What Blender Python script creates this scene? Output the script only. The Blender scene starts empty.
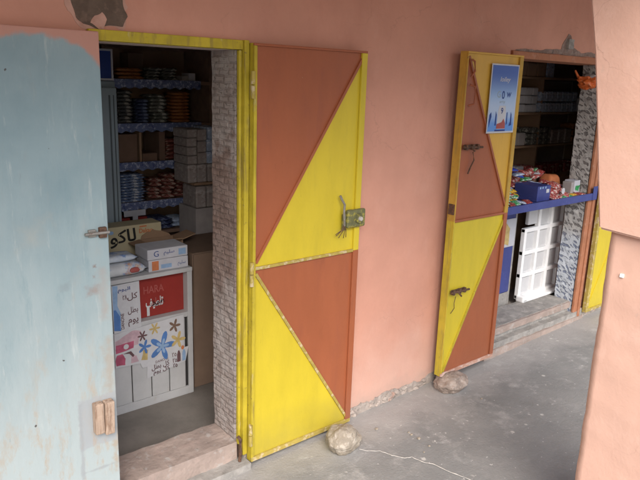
import bpy, bmesh, math, random
from mathutils import Vector, Matrix, Euler, noise as mnoise
random.seed(7)
sc = bpy.context.scene
col = sc.collection
R = math.radians
Z0 = Vector((0, 0, 0))

# ------------------------------------------------------------------ materials
class NT:
    def __init__(self, name):
        self.m = bpy.data.materials.new(name); self.m.use_nodes = True
        self.t = self.m.node_tree; self.t.nodes.clear()
        self.out = self.n('ShaderNodeOutputMaterial')
        self.bs = self.n('ShaderNodeBsdfPrincipled')
        self.l(self.bs.outputs[0], self.out.inputs[0])
        self.tc = self.n('ShaderNodeTexCoord').outputs['Object']
    def n(self, k, **kw):
        x = self.t.nodes.new(k)
        for a, b in kw.items(): setattr(x, a, b)
        return x
    def l(self, a, b): self.t.links.new(a, b)
    def noise(self, scale, detail=4, rough=.55, vec=None, dist=0):
        if not isinstance(scale, (tuple, list)): scale = (scale,)*3
        mp = self.n('ShaderNodeMapping'); mp.inputs['Scale'].default_value = scale
        self.l(vec or self.tc, mp.inputs[0])
        x = self.n('ShaderNodeTexNoise'); x.inputs['Scale'].default_value = 1
        x.inputs['Detail'].default_value = detail; x.inputs['Roughness'].default_value = rough
        x.inputs['Distortion'].default_value = dist
        self.l(mp.outputs[0], x.inputs['Vector']); return x.outputs[0]
    def ramp(self, v, lo, hi, a=0., b=1.):
        x = self.n('ShaderNodeMapRange', interpolation_type='SMOOTHSTEP')
        self.l(v, x.inputs[0])
        for i, q in enumerate((lo, hi, a, b)): x.inputs[i+1].default_value = q
        return x.outputs[0]
    def math(self, op, a, b):
        x = self.n('ShaderNodeMath', operation=op)
        for i, q in enumerate((a, b)):
            if isinstance(q, (int, float)): x.inputs[i].default_value = q
            else: self.l(q, x.inputs[i])
        return x.outputs[0]
    def mix(self, a, b, f):
        x = self.n('ShaderNodeMix', data_type='RGBA')
        for s, q in ((6, a), (7, b)):
            if isinstance(q, (tuple, list)): x.inputs[s].default_value = (*q[:3], 1)
            else: self.l(q, x.inputs[s])
        if isinstance(f, (int, float)): x.inputs[0].default_value = f
        else: self.l(f, x.inputs[0])
        return x.outputs[2]
    def axis(self, k):
        s = self.n('ShaderNodeSeparateXYZ'); self.l(self.tc, s.inputs[0]); return s.outputs[k]

def mat(name, base, rough=.8, var=.12, vscale=3, layers=(), zones=(), bump=.0, bscale=60, bump2=0, b2scale=8, spec=.3, metal=0):
    """base colour, slow light and dark variation, noise masked stains (colour, scale, lo, hi, strength)
    and stains or painted-in light that start from an edge: zones (colour, axis, lo, hi, jitter scale, jitter, strength)"""
    t = NT(name)
    v = t.ramp(t.noise(vscale, 5, .6), .3, .7)
    dk = tuple(c*(1-var) for c in base); lt = tuple(min(1, c*(1+var)) for c in base)
    c = t.mix(dk, lt, v)
    for (lc, s, lo, hi, st) in layers:
        f = t.ramp(t.noise(s, 8, .65), lo, hi, 0, st); c = t.mix(c, lc, f)
    for (lc, ax, lo, hi, js, ja, st) in zones:
        j = t.math('MULTIPLY', t.math('SUBTRACT', t.noise(js, 6, .6), .5), ja)
        f = t.ramp(t.math('ADD', t.axis(ax), j), lo, hi, 0, st) if lo < hi else t.math('SUBTRACT', st, t.ramp(t.math('ADD', t.axis(ax), j), hi, lo, 0, st))
        c = t.mix(c, lc, f)
    t.l(c, t.bs.inputs['Base Color'])
    t.bs.inputs['Roughness'].default_value = rough
    t.bs.inputs['Metallic'].default_value = metal
    t.bs.inputs['Specular IOR Level'].default_value = spec
    if bump or bump2:
        h = t.math('ADD', t.math('MULTIPLY', t.noise(bscale, 6, .6), bump), t.math('MULTIPLY', t.noise(b2scale, 4, .5), bump2))
        b = t.n('ShaderNodeBump'); b.inputs['Strength'].default_value = 1; b.inputs['Distance'].default_value = .01
        t.l(h, b.inputs['Height']); t.l(b.outputs[0], t.bs.inputs['Normal'])
    return t.m

def plain(name, c, rough=.6, var=.06, spec=.3, metal=0):
    return mat(name, c, rough, var, 25, spec=spec, metal=metal)

M = {}
SALMON = (.585, .295, .215)
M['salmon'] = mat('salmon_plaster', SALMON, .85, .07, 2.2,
    layers=[((.65, .375, .29), (5, 5, 3), .52, .8, .5), ((.44, .21, .155), (9, 9, 2.2), .60, .82, .4), ((.50, .235, .17), (2.2, 2.2, 1.2), .5, .66, .45), ((.5, .36, .31), 40, .70, .78, .35), ((.22, .12, .09), 70, .76, .80, .5)],
    zones=[((.62, .42, .35), 2, .62, .02, 5, .45, .6), ((.40, .30, .25), 2, .16, .03, 12, .22, .5)], bump=.16, bscale=45, bump2=.5, b2scale=4)  # pale zone: base dust, plus the brighter light low on the wall painted in
def cracks(m, scale, colr, width, lo, hi, st):
    tr = m.node_tree; L = tr.links.new; N = tr.nodes.new
    bs = [n for n in tr.nodes if n.type == 'BSDF_PRINCIPLED'][0]; src = bs.inputs['Base Color'].links[0].from_socket
    tc = [n for n in tr.nodes if n.type == 'TEX_COORD'][0].outputs['Object']
    nz = N('ShaderNodeTexNoise'); nz.inputs['Scale'].default_value = 5; nz.inputs['Detail'].default_value = 8; L(tc, nz.inputs['Vector'])
    va = N('ShaderNodeVectorMath'); va.operation = 'MULTIPLY_ADD'; L(nz.outputs['Color'], va.inputs[0]); va.inputs[1].default_value = (.35,)*3; L(tc, va.inputs[2])
    v = N('ShaderNodeTexVoronoi'); v.feature = 'DISTANCE_TO_EDGE'; v.inputs['Scale'].default_value = scale; L(va.outputs[0], v.inputs['Vector'])
    r = N('ShaderNodeMapRange'); L(v.outputs['Distance'], r.inputs[0]); r.inputs[1].default_value = 0; r.inputs[2].default_value = width; r.inputs[3].default_value = st; r.inputs[4].default_value = 0
    n2 = N('ShaderNodeTexNoise'); n2.inputs['Scale'].default_value = 1.7; L(tc, n2.inputs['Vector'])
    r2 = N('ShaderNodeMapRange'); L(n2.outputs[0], r2.inputs[0]); r2.inputs[1].default_value = lo; r2.inputs[2].default_value = hi
    mu = N('ShaderNodeMath'); mu.operation = 'MULTIPLY'; L(r.outputs[0], mu.inputs[0]); L(r2.outputs[0], mu.inputs[1])
    mx = N('ShaderNodeMix'); mx.data_type = 'RGBA'; L(mu.outputs[0], mx.inputs[0]); L(src, mx.inputs[6]); mx.inputs[7].default_value = (*colr, 1); L(mx.outputs[2], bs.inputs['Base Color'])
cracks(M['salmon'], 1.6, (.34, .18, .135), .005, .50, .62, .4)
M['pillar'] = mat('pale_pink_plaster', (.63, .395, .31), .85, .05, 2.5,
    layers=[((.69, .46, .375), 6, .5, .75, .6), ((.58, .335, .26), (4, 4, 2), .54, .72, .5), ((.55, .30, .23), 11, .64, .85, .35), ((.80, .74, .70), 34, .735, .76, .6), ((.42, .25, .19), 55, .72, .77, .6), ((.50, .36, .30), (25, 25, 12), .62, .74, .5)], bump=.07, bscale=110, bump2=.5, b2scale=5)
cracks(M['pillar'], 2.2, (.40, .24, .19), .006, .48, .58, .6)
YEL, BRO = (.565, .44, .03), (.325, .098, .042)
def door_paint(nm, c, dirt):
    return mat(nm, c, .42, .06, (7, 7, 2), layers=[(dirt, (30, 30, 3), .58, .86, .35), (tuple(q*.72 for q in c), (14, 14, 6), .58, .82, .45), ((.50, .42, .34), (70, 70, 40), .70, .75, .6), (tuple(q*.6 for q in c), (60, 60, 2.5), .64, .78, .45), (tuple(q*k for q, k in zip(c, (.70, .72, 1.1))), (16, 16, 3.5), .50, .80, .38), (tuple(q*.55 for q in c), (90, 90, 20), .66, .74, .5)],
        zones=[(dirt, 2, .30, .0, 7, .25, .6)], bump=.08, bscale=70, bump2=.35, b2scale=5, spec=.4)
M['yellow'] = door_paint('yellow_door_paint', YEL, (.36, .29, .05))
M['ochre'] = door_paint('ochre_yellow_door_paint', (.60, .345, .05), (.42, .25, .06))
M['brown'] = door_paint('brick_brown_door_paint', BRO, (.27, .105, .06))
M['worn'] = mat('worn_paint_edge', (.38, .29, .07), .7, .15, 12, layers=[((.55, .45, .30), 30, .5, .62, .8), ((.3, .2, .05), 22, .58, .7, .8)])
M['wornyellow'] = mat('worn_yellow_frame_paint', (.46, .36, .03), .6, .15, 9, layers=[((.27, .20, .05), (40, 40, 5), .52, .66, .7), ((.48, .40, .2), (60, 60, 9), .60, .68, .6), ((.13, .10, .05), 50, .62, .70, .8)], bump=.1)
M['wornochre'] = mat('worn_ochre_edge', (.47, .285, .05), .6, .12, 9, layers=[((.34, .23, .06), (40, 40, 6), .5, .62, .7), ((.2, .13, .06), 50, .64, .71, .7)])
M['wornyellow2'] = mat('worn_bright_yellow_edge', (.50, .39, .04), .6, .12, 9, layers=[((.36, .28, .06), (40, 40, 6), .5, .62, .7), ((.2, .15, .06), 50, .64, .71, .7)])
M['wornbrown'] = mat('worn_brown_paint', (.36, .15, .08), .7, .12, 9, layers=[((.44, .25, .18), 24, .54, .68, .45)], bump=.1)
M['wornpink'] = mat('scuffed_pinkish_paint', (.46, .26, .19), .75, .12, 9, layers=[((.60, .47, .42), (20, 20, 40), .45, .6, .8)], bump=.1)
# blue weathered leaf, local z from the ground
t = NT('weathered_pale_blue_paint')
c = t.mix((.195, .285, .315), (.255, .345, .37), t.ramp(t.noise(3, 5), .3, .7))
c = t.mix(c, (.42, .465, .46), t.ramp(t.math('ADD', t.axis(2), t.math('MULTIPLY', t.math('SUBTRACT', t.noise((9, 9, 3), 6, .6), .5), 1.0)), 1.45, .55, 0, .85) if False else t.math('SUBTRACT', .8, t.ramp(t.math('ADD', t.axis(2), t.math('MULTIPLY', t.math('SUBTRACT', t.noise((9, 9, 3), 6, .6), .5), 1.0)),   .3, 1.7, 0, .8)))
c = t.mix(c, (.42, .30, .19), t.math('MULTIPLY', t.ramp(t.noise((16, 16, 5), 8, .7), .54, .72), t.math('SUBTRACT', .75, t.ramp(t.axis(2), .4, 1.2, 0, .65))))
c = t.mix(c, (.52, .55, .53), t.ramp(t.noise((30, 30, 4), 6, .7), .56, .75, 0, .55))
c = t.mix(c, (.17, .27, .30), t.ramp(t.noise((11, 11, 2.5), 7, .7), .56, .74, 0, .5))
c = t.mix(c, (.07, .06, .055), t.ramp(t.noise(28, 3, .4), .755, .77, 0, .9))
j = t.math('MULTIPLY', t.math('SUBTRACT', t.noise(9, 5, .6), .5), .09)
xx = t.math('MAXIMUM', t.math('ADD', t.axis(0), .17), t.math('MULTIPLY', t.math('SUBTRACT', -.17, t.axis(0)), .45))
edge = t.math('ADD', t.math('SUBTRACT', t.axis(2), t.math('MULTIPLY', t.math('MULTIPLY', xx, xx), -3.2)), j)
c = t.mix(c, (.50, .235, .17), t.ramp(edge, 1.897, 1.922, 0, .92))
def boxmask(cx, cz, hx, hz, soft, amp, js):
    jj = t.math('MULTIPLY', t.math('SUBTRACT', t.noise(js, 6, .65), .5), amp)
    dx = t.math('SUBTRACT', t.math('ABSOLUTE', t.math('SUBTRACT', t.axis(0), cx), 0), hx); dz = t.math('SUBTRACT', t.math('ABSOLUTE', t.math('SUBTRACT', t.axis(2), cz), 0), hz)
    return t.math('SUBTRACT', 1., t.ramp(t.math('ADD', t.math('MAXIMUM', dx, dz), jj), -soft, soft))
for (cx, cz, hx, hz, so, am, js, cc, st) in [(-.058, 1.112, .003, .004, .006, .03, 60, (.20, .13, .10), .8), (-.062, 1.07, .002, .003, .006, .03, 60, (.24, .17, .13), .7), (-.068, 1.02, .018, .010, .018, .07, 30, (.27, .19, .155), .7),
        (-.03, 1.00, .012, .10, .02, .09, 22, (.34, .30, .27), .55), (-.020, .70, .014, .13, .02, .12, 18, (.36, .27, .19), .5), (-.012, .34, .010, .10, .012, .08, 20, (.38, .27, .17), .6),
        (-.075, .49, .072, .105, .006, .05, 16, (.34, .36, .375), .85), (-.143, .42, .006, .16, .005, .03, 18, (.31, .33, .34), .8), (-.075, .285, .068, .004, .005, .03, 18, (.31, .33, .34), .8),
        (-.17, 1.05, .012, .012, .012, .05, 30, (.22, .27, .28), .5), (-.27, 1.25, .03, .03, .04, .15, 12, (.42, .39, .33), .35)]:
    c = t.mix(c, cc, t.math('MULTIPLY', boxmask(cx, cz, hx, hz, so, am, js), st))
c = t.mix(c, (.40, .29, .19), t.math('MULTIPLY', t.ramp(t.noise((22, 22, 7), 8, .7), .53, .68), t.math('SUBTRACT', .6, t.ramp(t.axis(2), .25, .9, 0, .6))))
c = t.mix(c, (.22, .27, .28), t.ramp(t.noise((60, 60, 12), 5, .6), .66, .74, 0, .5))
t.l(c, t.bs.inputs['Base Color']); t.bs.inputs['Roughness'].default_value = .62
b = t.n('ShaderNodeBump'); b.inputs['Distance'].default_value = .006; t.l(t.math('ADD', t.math('MULTIPLY', t.noise((50, 50, 20), 6), .2), t.math('MULTIPLY', t.noise(6, 4), .5)), b.inputs['Height']); t.l(b.outputs[0], t.bs.inputs['Normal'])
M['blueleaf'] = t.m
M['patchgrey'] = mat('grey_filler', (.33, .36, .38), .85, .12, 14, layers=[((.45, .47, .46), 25, .5, .65, .7)], bump=.25)
M['oldwood'] = mat('old_raw_wood', (.42, .31, .235), .8, .15, (50, 50, 6), layers=[((.24, .15, .10), (90, 90, 9), .50, .62, .8), ((.56, .48, .42), (40, 40, 8), .58, .7, .6)], bump=.3, bscale=80)
M['rust'] = mat('rusty_iron', (.11, .065, .045), .8, .3, 40, layers=[((.22, .10, .05), 60, .5, .65, .7)], bump=.3, metal=.2)
M['steel'] = mat('dull_steel', (.30, .28, .25), .45, .15, 30, layers=[((.16, .10, .07), 60, .55, .7, .7)], metal=.6)
M['lock'] = mat('green_grey_painted_lock', (.14, .14, .065), .5, .15, 30, layers=[((.38, .33, .06), 50, .52, .62, .8), ((.09, .09, .06), 45, .58, .68, .7)], bump=.2)
M['ground'] = None
t = NT('grey_concrete_pavement')
c = t.mix((.165, .167, .165), (.222, .222, .216), t.ramp(t.noise(1.6, 7, .6), .3, .7))
c = t.mix(c, (.30, .295, .28), t.ramp(t.noise((4, 7, 5), 8, .7), .52, .76, 0, .4))
c = t.mix(c, (.15, .15, .147), t.ramp(t.noise(2.8, 8, .7), .55, .75, 0, .45))
dust = t.math('ADD', t.axis(1), t.math('MULTIPLY', t.math('SUBTRACT', t.noise(4.5, 8, .65), .5), .42))
c = t.mix(c, (.355, .34, .325), t.ramp(dust, -.40, -.08, 0, .8))
c = t.mix(c, (.42, .41, .395), t.math('MULTIPLY', t.ramp(t.noise(6, 9, .75), .50, .70), t.ramp(dust, -.95, -.3, .08, .6)))
vor = t.n('ShaderNodeTexVoronoi', feature='F1'); vor.inputs['Scale'].default_value = 9; vor.inputs['Randomness'].default_value = 1
wv = t.n('ShaderNodeVectorMath', operation='ADD'); t.l(t.tc, wv.inputs[0])
nz = t.n('ShaderNodeTexNoise'); nz.inputs['Scale'].default_value = 14
sm = t.n('ShaderNodeVectorMath', operation='SCALE'); sm.inputs['Scale'].default_value = .03; t.l(nz.outputs['Color'], sm.inputs[0]); t.l(sm.outputs[0], wv.inputs[1])
t.l(wv.outputs[0], vor.inputs['Vector'])
sp = t.math('MULTIPLY', t.math('SUBTRACT', 1., t.ramp(vor.outputs['Distance'], .07, .13)), t.ramp(t.noise(5, 2), .52, .58))
c = t.mix(c, (.50, .49, .46), t.math('MULTIPLY', sp, .7))
c = t.mix(c, (.50, .49, .47), t.ramp(t.noise(48, 4, .6), .665, .71, 0, .75))
c = t.mix(c, (.09, .09, .09), t.ramp(t.noise(75, 3, .6), .69, .74, 0, .5))
t.l(c, t.bs.inputs['Base Color']); t.bs.inputs['Roughness'].default_value = .82
b = t.n('ShaderNodeBump'); b.inputs['Distance'].default_value = .008; t.l(t.math('ADD', t.math('MULTIPLY', t.noise(90, 5), .35), t.math('MULTIPLY', t.noise(7, 6), .9)), b.inputs['Height']); t.l(b.outputs[0], t.bs.inputs['Normal'])
M['ground'] = t.m
M['rock'] = mat('pale_fieldstone', (.29, .25, .20), .9, .15, 9, layers=[((.50, .45, .39), 20, .5, .65, .7), ((.22, .18, .14), 28, .56, .7, .6)], bump=.6, bscale=40, bump2=.8, b2scale=15)
M['rock2'] = mat('brown_grey_fieldstone', (.28, .225, .19), .9, .2, 11, layers=[((.42, .36, .32), 24, .5, .65, .7), ((.15, .11, .09), 28, .56, .7, .6)], bump=.6, bscale=40, bump2=.8, b2scale=15)
M['cement'] = mat('rough_grey_cement', (.30, .285, .265), .92, .15, 9, layers=[((.40, .37, .34), 18, .5, .65, .6), ((.18, .165, .15), 26, .56, .7, .6)], bump=.5, bscale=50, bump2=.6, b2scale=14)
M['cementpink'] = mat('cement_with_worn_pink_paint', (.34, .27, .235), .9, .12, 7, layers=[((.46, .345, .30), (7, 12, 12), .50, .66, .5), ((.42, .39, .365), 16, .54, .66, .7), ((.19, .16, .14), 30, .6, .72, .6)], bump=.4, bscale=45, bump2=.5, b2scale=12)
M['stonebase'] = mat('broken_plaster_stone', (.36, .31, .275), .95, .2, 16, layers=[((.50, .42, .37), 22, .5, .62, .7), ((.12, .10, .085), 30, .57, .66, .8), ((.50, .29, .22), 9, .56, .66, .7)], bump=.9, bscale=40, bump2=.8, b2scale=18)
M['brownpatch'] = mat('bare_brown_render', (.135, .098, .075), .95, .2, 10, layers=[((.22, .15, .115), 24, .5, .64, .6), ((.09, .065, .05), 16, .5, .66, .6)], bump=.4, bscale=50)
M['greypatch'] = mat('bare_grey_render', (.26, .185, .155), .95, .2, 14, layers=[((.34, .28, .25), 30, .5, .62, .7), ((.10, .08, .07), 22, .58, .68, .7)], bump=.7, bscale=45)

def brick(name, ca, cb, mortar, sx, sz, jitter, rough_c):
    t = NT(name)
    mp = t.n('ShaderNodeMapping'); t.l(t.tc, mp.inputs[0]); mp.inputs['Rotation'].default_value = (R(90), 0, R(90))
    w = t.n('ShaderNodeVectorMath', operation='ADD'); nz = t.n('ShaderNodeTexNoise'); nz.inputs['Scale'].default_value = 20; t.l(t.tc, nz.inputs['Vector'])
    s = t.n('ShaderNodeVectorMath', operation='SCALE'); s.inputs['Scale'].default_value = jitter; t.l(nz.outputs['Color'], s.inputs[0])
    s2 = t.n('ShaderNodeSeparateXYZ'); t.l(t.tc, s2.inputs[0]); cb_ = t.n('ShaderNodeCombineXYZ'); t.l(s2.outputs[1], cb_.inputs[0]); t.l(s2.outputs[2], cb_.inputs[1])
    t.l(cb_.outputs[0], w.inputs[0]); t.l(s.outputs[0], w.inputs[1])
    br = t.n('ShaderNodeTexBrick'); br.inputs['Scale'].default_value = 1; br.inputs['Brick Width'].default_value = sx; br.inputs['Row Height'].default_value = sz
    br.inputs['Mortar Size'].default_value = .006; br.inputs['Mortar Smooth'].default_value = .6; br.inputs['Bias'].default_value = 0
    br.inputs['Color1'].default_value = (*ca, 1); br.inputs['Color2'].default_value = (*cb, 1); br.inputs['Mortar'].default_value = (*mortar, 1)
    t.l(w.outputs[0], br.inputs['Vector'])
    c = t.mix(br.outputs['Color'], rough_c, t.ramp(t.noise(11, 7, .7), .42, .60, 0, .85))
    c = t.mix(c, (.13, .11, .10), t.ramp(t.noise((40, 30, 80), 4, .6), .58, .68, 0, .8))
    t.l(c, t.bs.inputs['Base Color']); t.bs.inputs['Roughness'].default_value = .95
    b = t.n('ShaderNodeBump'); b.inputs['Distance'].default_value = .005
    t.l(t.math('ADD', t.math('MULTIPLY', br.outputs['Fac'], -.45), t.math('MULTIPLY', t.noise(40, 5), 1.)), b.inputs['Height']); t.l(b.outputs[0], t.bs.inputs['Normal'])
    return t.m
M['brick1'] = brick('ridged_brick_smeared_with_mortar', (.36, .305, .28), (.31, .255, .23), (.24, .195, .175), .075, .027, .014, (.39, .345, .325))
def middle_band(m, colr, z0, z1):
    tr = m.node_tree; bs = [n for n in tr.nodes if n.type == 'BSDF_PRINCIPLED'][0]; src = bs.inputs['Base Color'].links[0].from_socket
    tc = [n for n in tr.nodes if n.type == 'TEX_COORD'][0]; sp = tr.nodes.new('ShaderNodeSeparateXYZ'); tr.links.new(tc.outputs['Object'], sp.inputs[0])
    nz = tr.nodes.new('ShaderNodeTexNoise'); nz.inputs['Scale'].default_value = 14; nz.inputs['Detail'].default_value = 6; tr.links.new(tc.outputs['Object'], nz.inputs['Vector'])
    ad = tr.nodes.new('ShaderNodeMath'); ad.operation = 'MULTIPLY_ADD'; tr.links.new(nz.outputs[0], ad.inputs[0]); ad.inputs[1].default_value = .5; tr.links.new(sp.outputs[2], ad.inputs[2])
    mu = None
    for lo, hi in ((z0+.25, z0+.40), (z1+.30, z1+.20)):
        r = tr.nodes.new('ShaderNodeMapRange'); r.interpolation_type = 'SMOOTHSTEP'; tr.links.new(ad.outputs[0], r.inputs[0])
        r.inputs[1].default_value = min(lo, hi); r.inputs[2].default_value = max(lo, hi)
        if lo > hi: r.inputs[3].default_value, r.inputs[4].default_value = 1, 0
        if mu is None: mu = r.outputs[0]
        else:
            q = tr.nodes.new('ShaderNodeMath'); q.operation = 'MULTIPLY'; tr.links.new(mu, q.inputs[0]); tr.links.new(r.outputs[0], q.inputs[1]); mu = q.outputs[0]
    q = tr.nodes.new('ShaderNodeMath'); q.operation = 'MULTIPLY'; tr.links.new(mu, q.inputs[0]); q.inputs[1].default_value = .8
    mx = tr.nodes.new('ShaderNodeMix'); mx.data_type = 'RGBA'; tr.links.new(src, mx.inputs[6]); mx.inputs[7].default_value = (*colr, 1); mx.blend_type = 'MULTIPLY'; tr.links.new(q.outputs[0], mx.inputs[0])
    tr.links.new(mx.outputs[2], bs.inputs['Base Color'])
middle_band(M['brick1'], (.62, .48, .42), .80, 1.48)
def rubble(name, ca, cb, dark, blue):
    t = NT(name)
    mp = t.n('ShaderNodeMapping'); t.l(t.tc, mp.inputs[0]); mp.inputs['Rotation'].default_value = (R(-38), 0, 0)
    slit = t.noise((30, 24, 62), 3, .5, vec=mp.outputs[0])
    row = t.math('SINE', t.math('MULTIPLY', t.axis(2), 150.), 0)
    sl = t.ramp(t.math('ADD', slit, t.math('MULTIPLY', row, .05)), .53, .60)
    c = t.mix(ca, cb, t.ramp(t.noise(26, 6), .35, .65))
    low = t.math('SUBTRACT', .75, t.ramp(t.axis(2), .66, .80, 0, .75))
    c = t.mix(c, blue, low)
    dk = t.mix(dark, (.10, .14, .26), low)
    c = t.mix(c, dk, t.math('MULTIPLY', sl, .8))
    t.l(c, t.bs.inputs['Base Color']); t.bs.inputs['Roughness'].default_value = .95
    b = t.n('ShaderNodeBump'); b.inputs['Distance'].default_value = .012
    t.l(t.math('ADD', t.math('MULTIPLY', sl, -1.), t.math('MULTIPLY', t.noise(50, 5), .5)), b.inputs['Height']); t.l(b.outputs[0], t.bs.inputs['Normal'])
    return t.m
M['brick2'] = rubble('grey_rubble_masonry', (.38, .36, .345), (.47, .45, .43), (.13, .115, .11), (.52, .57, .64))
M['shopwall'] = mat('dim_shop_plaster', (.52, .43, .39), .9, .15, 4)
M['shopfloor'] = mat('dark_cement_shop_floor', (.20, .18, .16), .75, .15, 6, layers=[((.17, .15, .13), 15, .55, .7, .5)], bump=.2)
M['white'] = mat('worn_white_paint', (.46, .46, .465), .55, .06, 8, layers=[((.42, .38, .34), (20, 20, 9), .58, .76, .6)])
M['plastic'] = plain('white_plastic', (.86, .86, .86), .4, .03, .4)
M['greyplastic'] = plain('greyish_white_plastic', (.56, .56, .57), .5, .02, .3)
M['gap'] = plain('dark_gap', (.03, .028, .027), .9)
M['redboard'] = mat('red_board', (.27, .032, .026), .5, .08, 6)
M['paper'] = plain('white_paper', (.52, .52, .54), .8, .04)
M['ink'] = plain('dark_ink', (.13, .07, .075), .8)
M['black'] = plain('black_ink', (.015, .015, .015), .7)
M['fadedred'] = plain('faded_red_ink', (.36, .09, .08), .7)
M['blueprint'] = plain('blue_print', (.08, .18, .42), .7, .12)
M['skyprint'] = plain('light_blue_print', (.25, .37, .55), .7, .1)
M['navyprint'] = plain('navy_print', (.03, .06, .22), .7)
M['pink'] = plain('pink_print', (.40, .09, .15), .7, .2)
M['palepink'] = plain('pale_pink_print', (.50, .35, .39), .7, .15)
M['gold'] = plain('yellow_print', (.48, .36, .15), .7, .15)
M['orange'] = plain('orange_print', (.50, .17, .07), .6, .1)
M['cream'] = mat('cream_carton', (.46, .40, .26), .8, .06, 8)
M['card'] = mat('brown_cardboard', (.28, .18, .115), .88, .08, 7, bump=.1)
M['midcard'] = mat('dull_brown_cardboard', (.185, .125, .09), .88, .08, 7, bump=.1)
M['darkcard'] = mat('dark_brown_cardboard', (.17, .105, .075), .88, .12, 7, bump=.1)
M['carton'] = mat('white_carton', (.48, .48, .52), .75, .06, 12)
M['palecarton'] = mat('pale_grey_carton', (.34, .31, .305), .8, .12, 9)
M['bag'] = mat('glossy_white_bag', (.56, .62, .70), .3, .1, 10, layers=[((.10, .22, .52), 9, .52, .6, .8), ((.70, .72, .74), 22, .55, .68, .7)], bump2=.8, b2scale=14, spec=.5)
M['bag2'] = mat('printed_glossy_bag', (.60, .62, .64), .3, .08, 10, layers=[((.16, .28, .55), 8, .54, .62, .8), ((.62, .28, .09), 7, .58, .66, .8)], bump2=.8, b2scale=14, spec=.5)
M['sidecarton'] = mat('printed_pale_carton', (.30, .26, .245), .7, .12, 9, layers=[((.42, .38, .37), (30, 30, 40), .5, .6, .8), ((.16, .13, .13), (26, 26, 50), .58, .66, .8), ((.30, .14, .10), 14, .62, .68, .5)])
M['fridge'] = mat('blue_grey_enamel', (.27, .33, .37), .4, .05, 4, spec=.5)
M['fridgedark'] = plain('dark_grey_gasket', (.10, .12, .13), .6)
M['darkblue'] = plain('dark_blue_sign', (.02, .05, .24), .45, .05, .4)
M['shelfwood'] = mat('brown_shelf_board', (.22, .14, .10), .8, .15, (3, 12, 12))
M['trim'] = mat('blue_floral_oilcloth', (.12, .15, .28), .5, .15, 20, layers=[((.42, .46, .60), (55, 55, 55), .52, .60, .85), ((.04, .06, .18), 38, .55, .62, .8)])
def packet_mat(nm, c, edge):
    return mat(nm, c, .5, .2, 40, layers=[(edge, (40, 40, 60), .52, .58, .85), (tuple(q*.4 for q in c), (55, 30, 60), .56, .62, .7)], bump2=.4, b2scale=30, spec=.4)
M['pk_dark'] = packet_mat('dark_wrapper', (.045, .045, .05), (.34, .32, .29))
M['pk_navy'] = packet_mat('navy_wrapper', (.03, .04, .10), (.20, .24, .36))
M['pk_grey'] = packet_mat('grey_green_wrapper', (.10, .10, .09), (.48, .47, .42))
M['pk_orange'] = packet_mat('orange_wrapper', (.30, .11, .03), (.18, .06, .02))
M['pk_bw'] = packet_mat('blue_white_wrapper', (.10, .15, .28), (.62, .64, .68))
M['pk_red'] = packet_mat('dark_red_wrapper', (.16, .035, .025), (.5, .40, .33))
M['pk_snack'] = packet_mat('red_snack_wrapper', (.32, .05, .045), (.62, .55, .5))
M['pk_green'] = packet_mat('green_white_wrapper', (.04, .28, .09), (.70, .72, .70))
M['pk_yel'] = packet_mat('yellow_snack_wrapper', (.66, .40, .03), (.30, .17, .05))
M['pk_blue'] = packet_mat('deep_blue_wrapper', (.03, .06, .38), (.06, .10, .45))
M['pk_pale'] = packet_mat('pale_blue_wrapper', (.34, .42, .56), (.60, .64, .72))
M['counter'] = mat('blue_painted_counter', (.045, .058, .215), .4, .1, 8, layers=[((.08, .095, .27), (30, 6, 30), .55, .7, .6)], spec=.4)
M['orangebag'] = mat('orange_plastic_bag', (.72, .16, .035), .4, .12, 30, layers=[((.80, .42, .25), 40, .56, .66, .7)], spec=.5)
M['string'] = mat('pale_string', (.48, .46, .43), .9, .1, 30)
M['silver'] = plain('pale_silver_foil', (.55, .57, .58), .3, .1, .5)
M['roofunder'] = mat('gallery_ceiling_plaster', (.50, .30, .24), .9, .06, 3)

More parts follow.
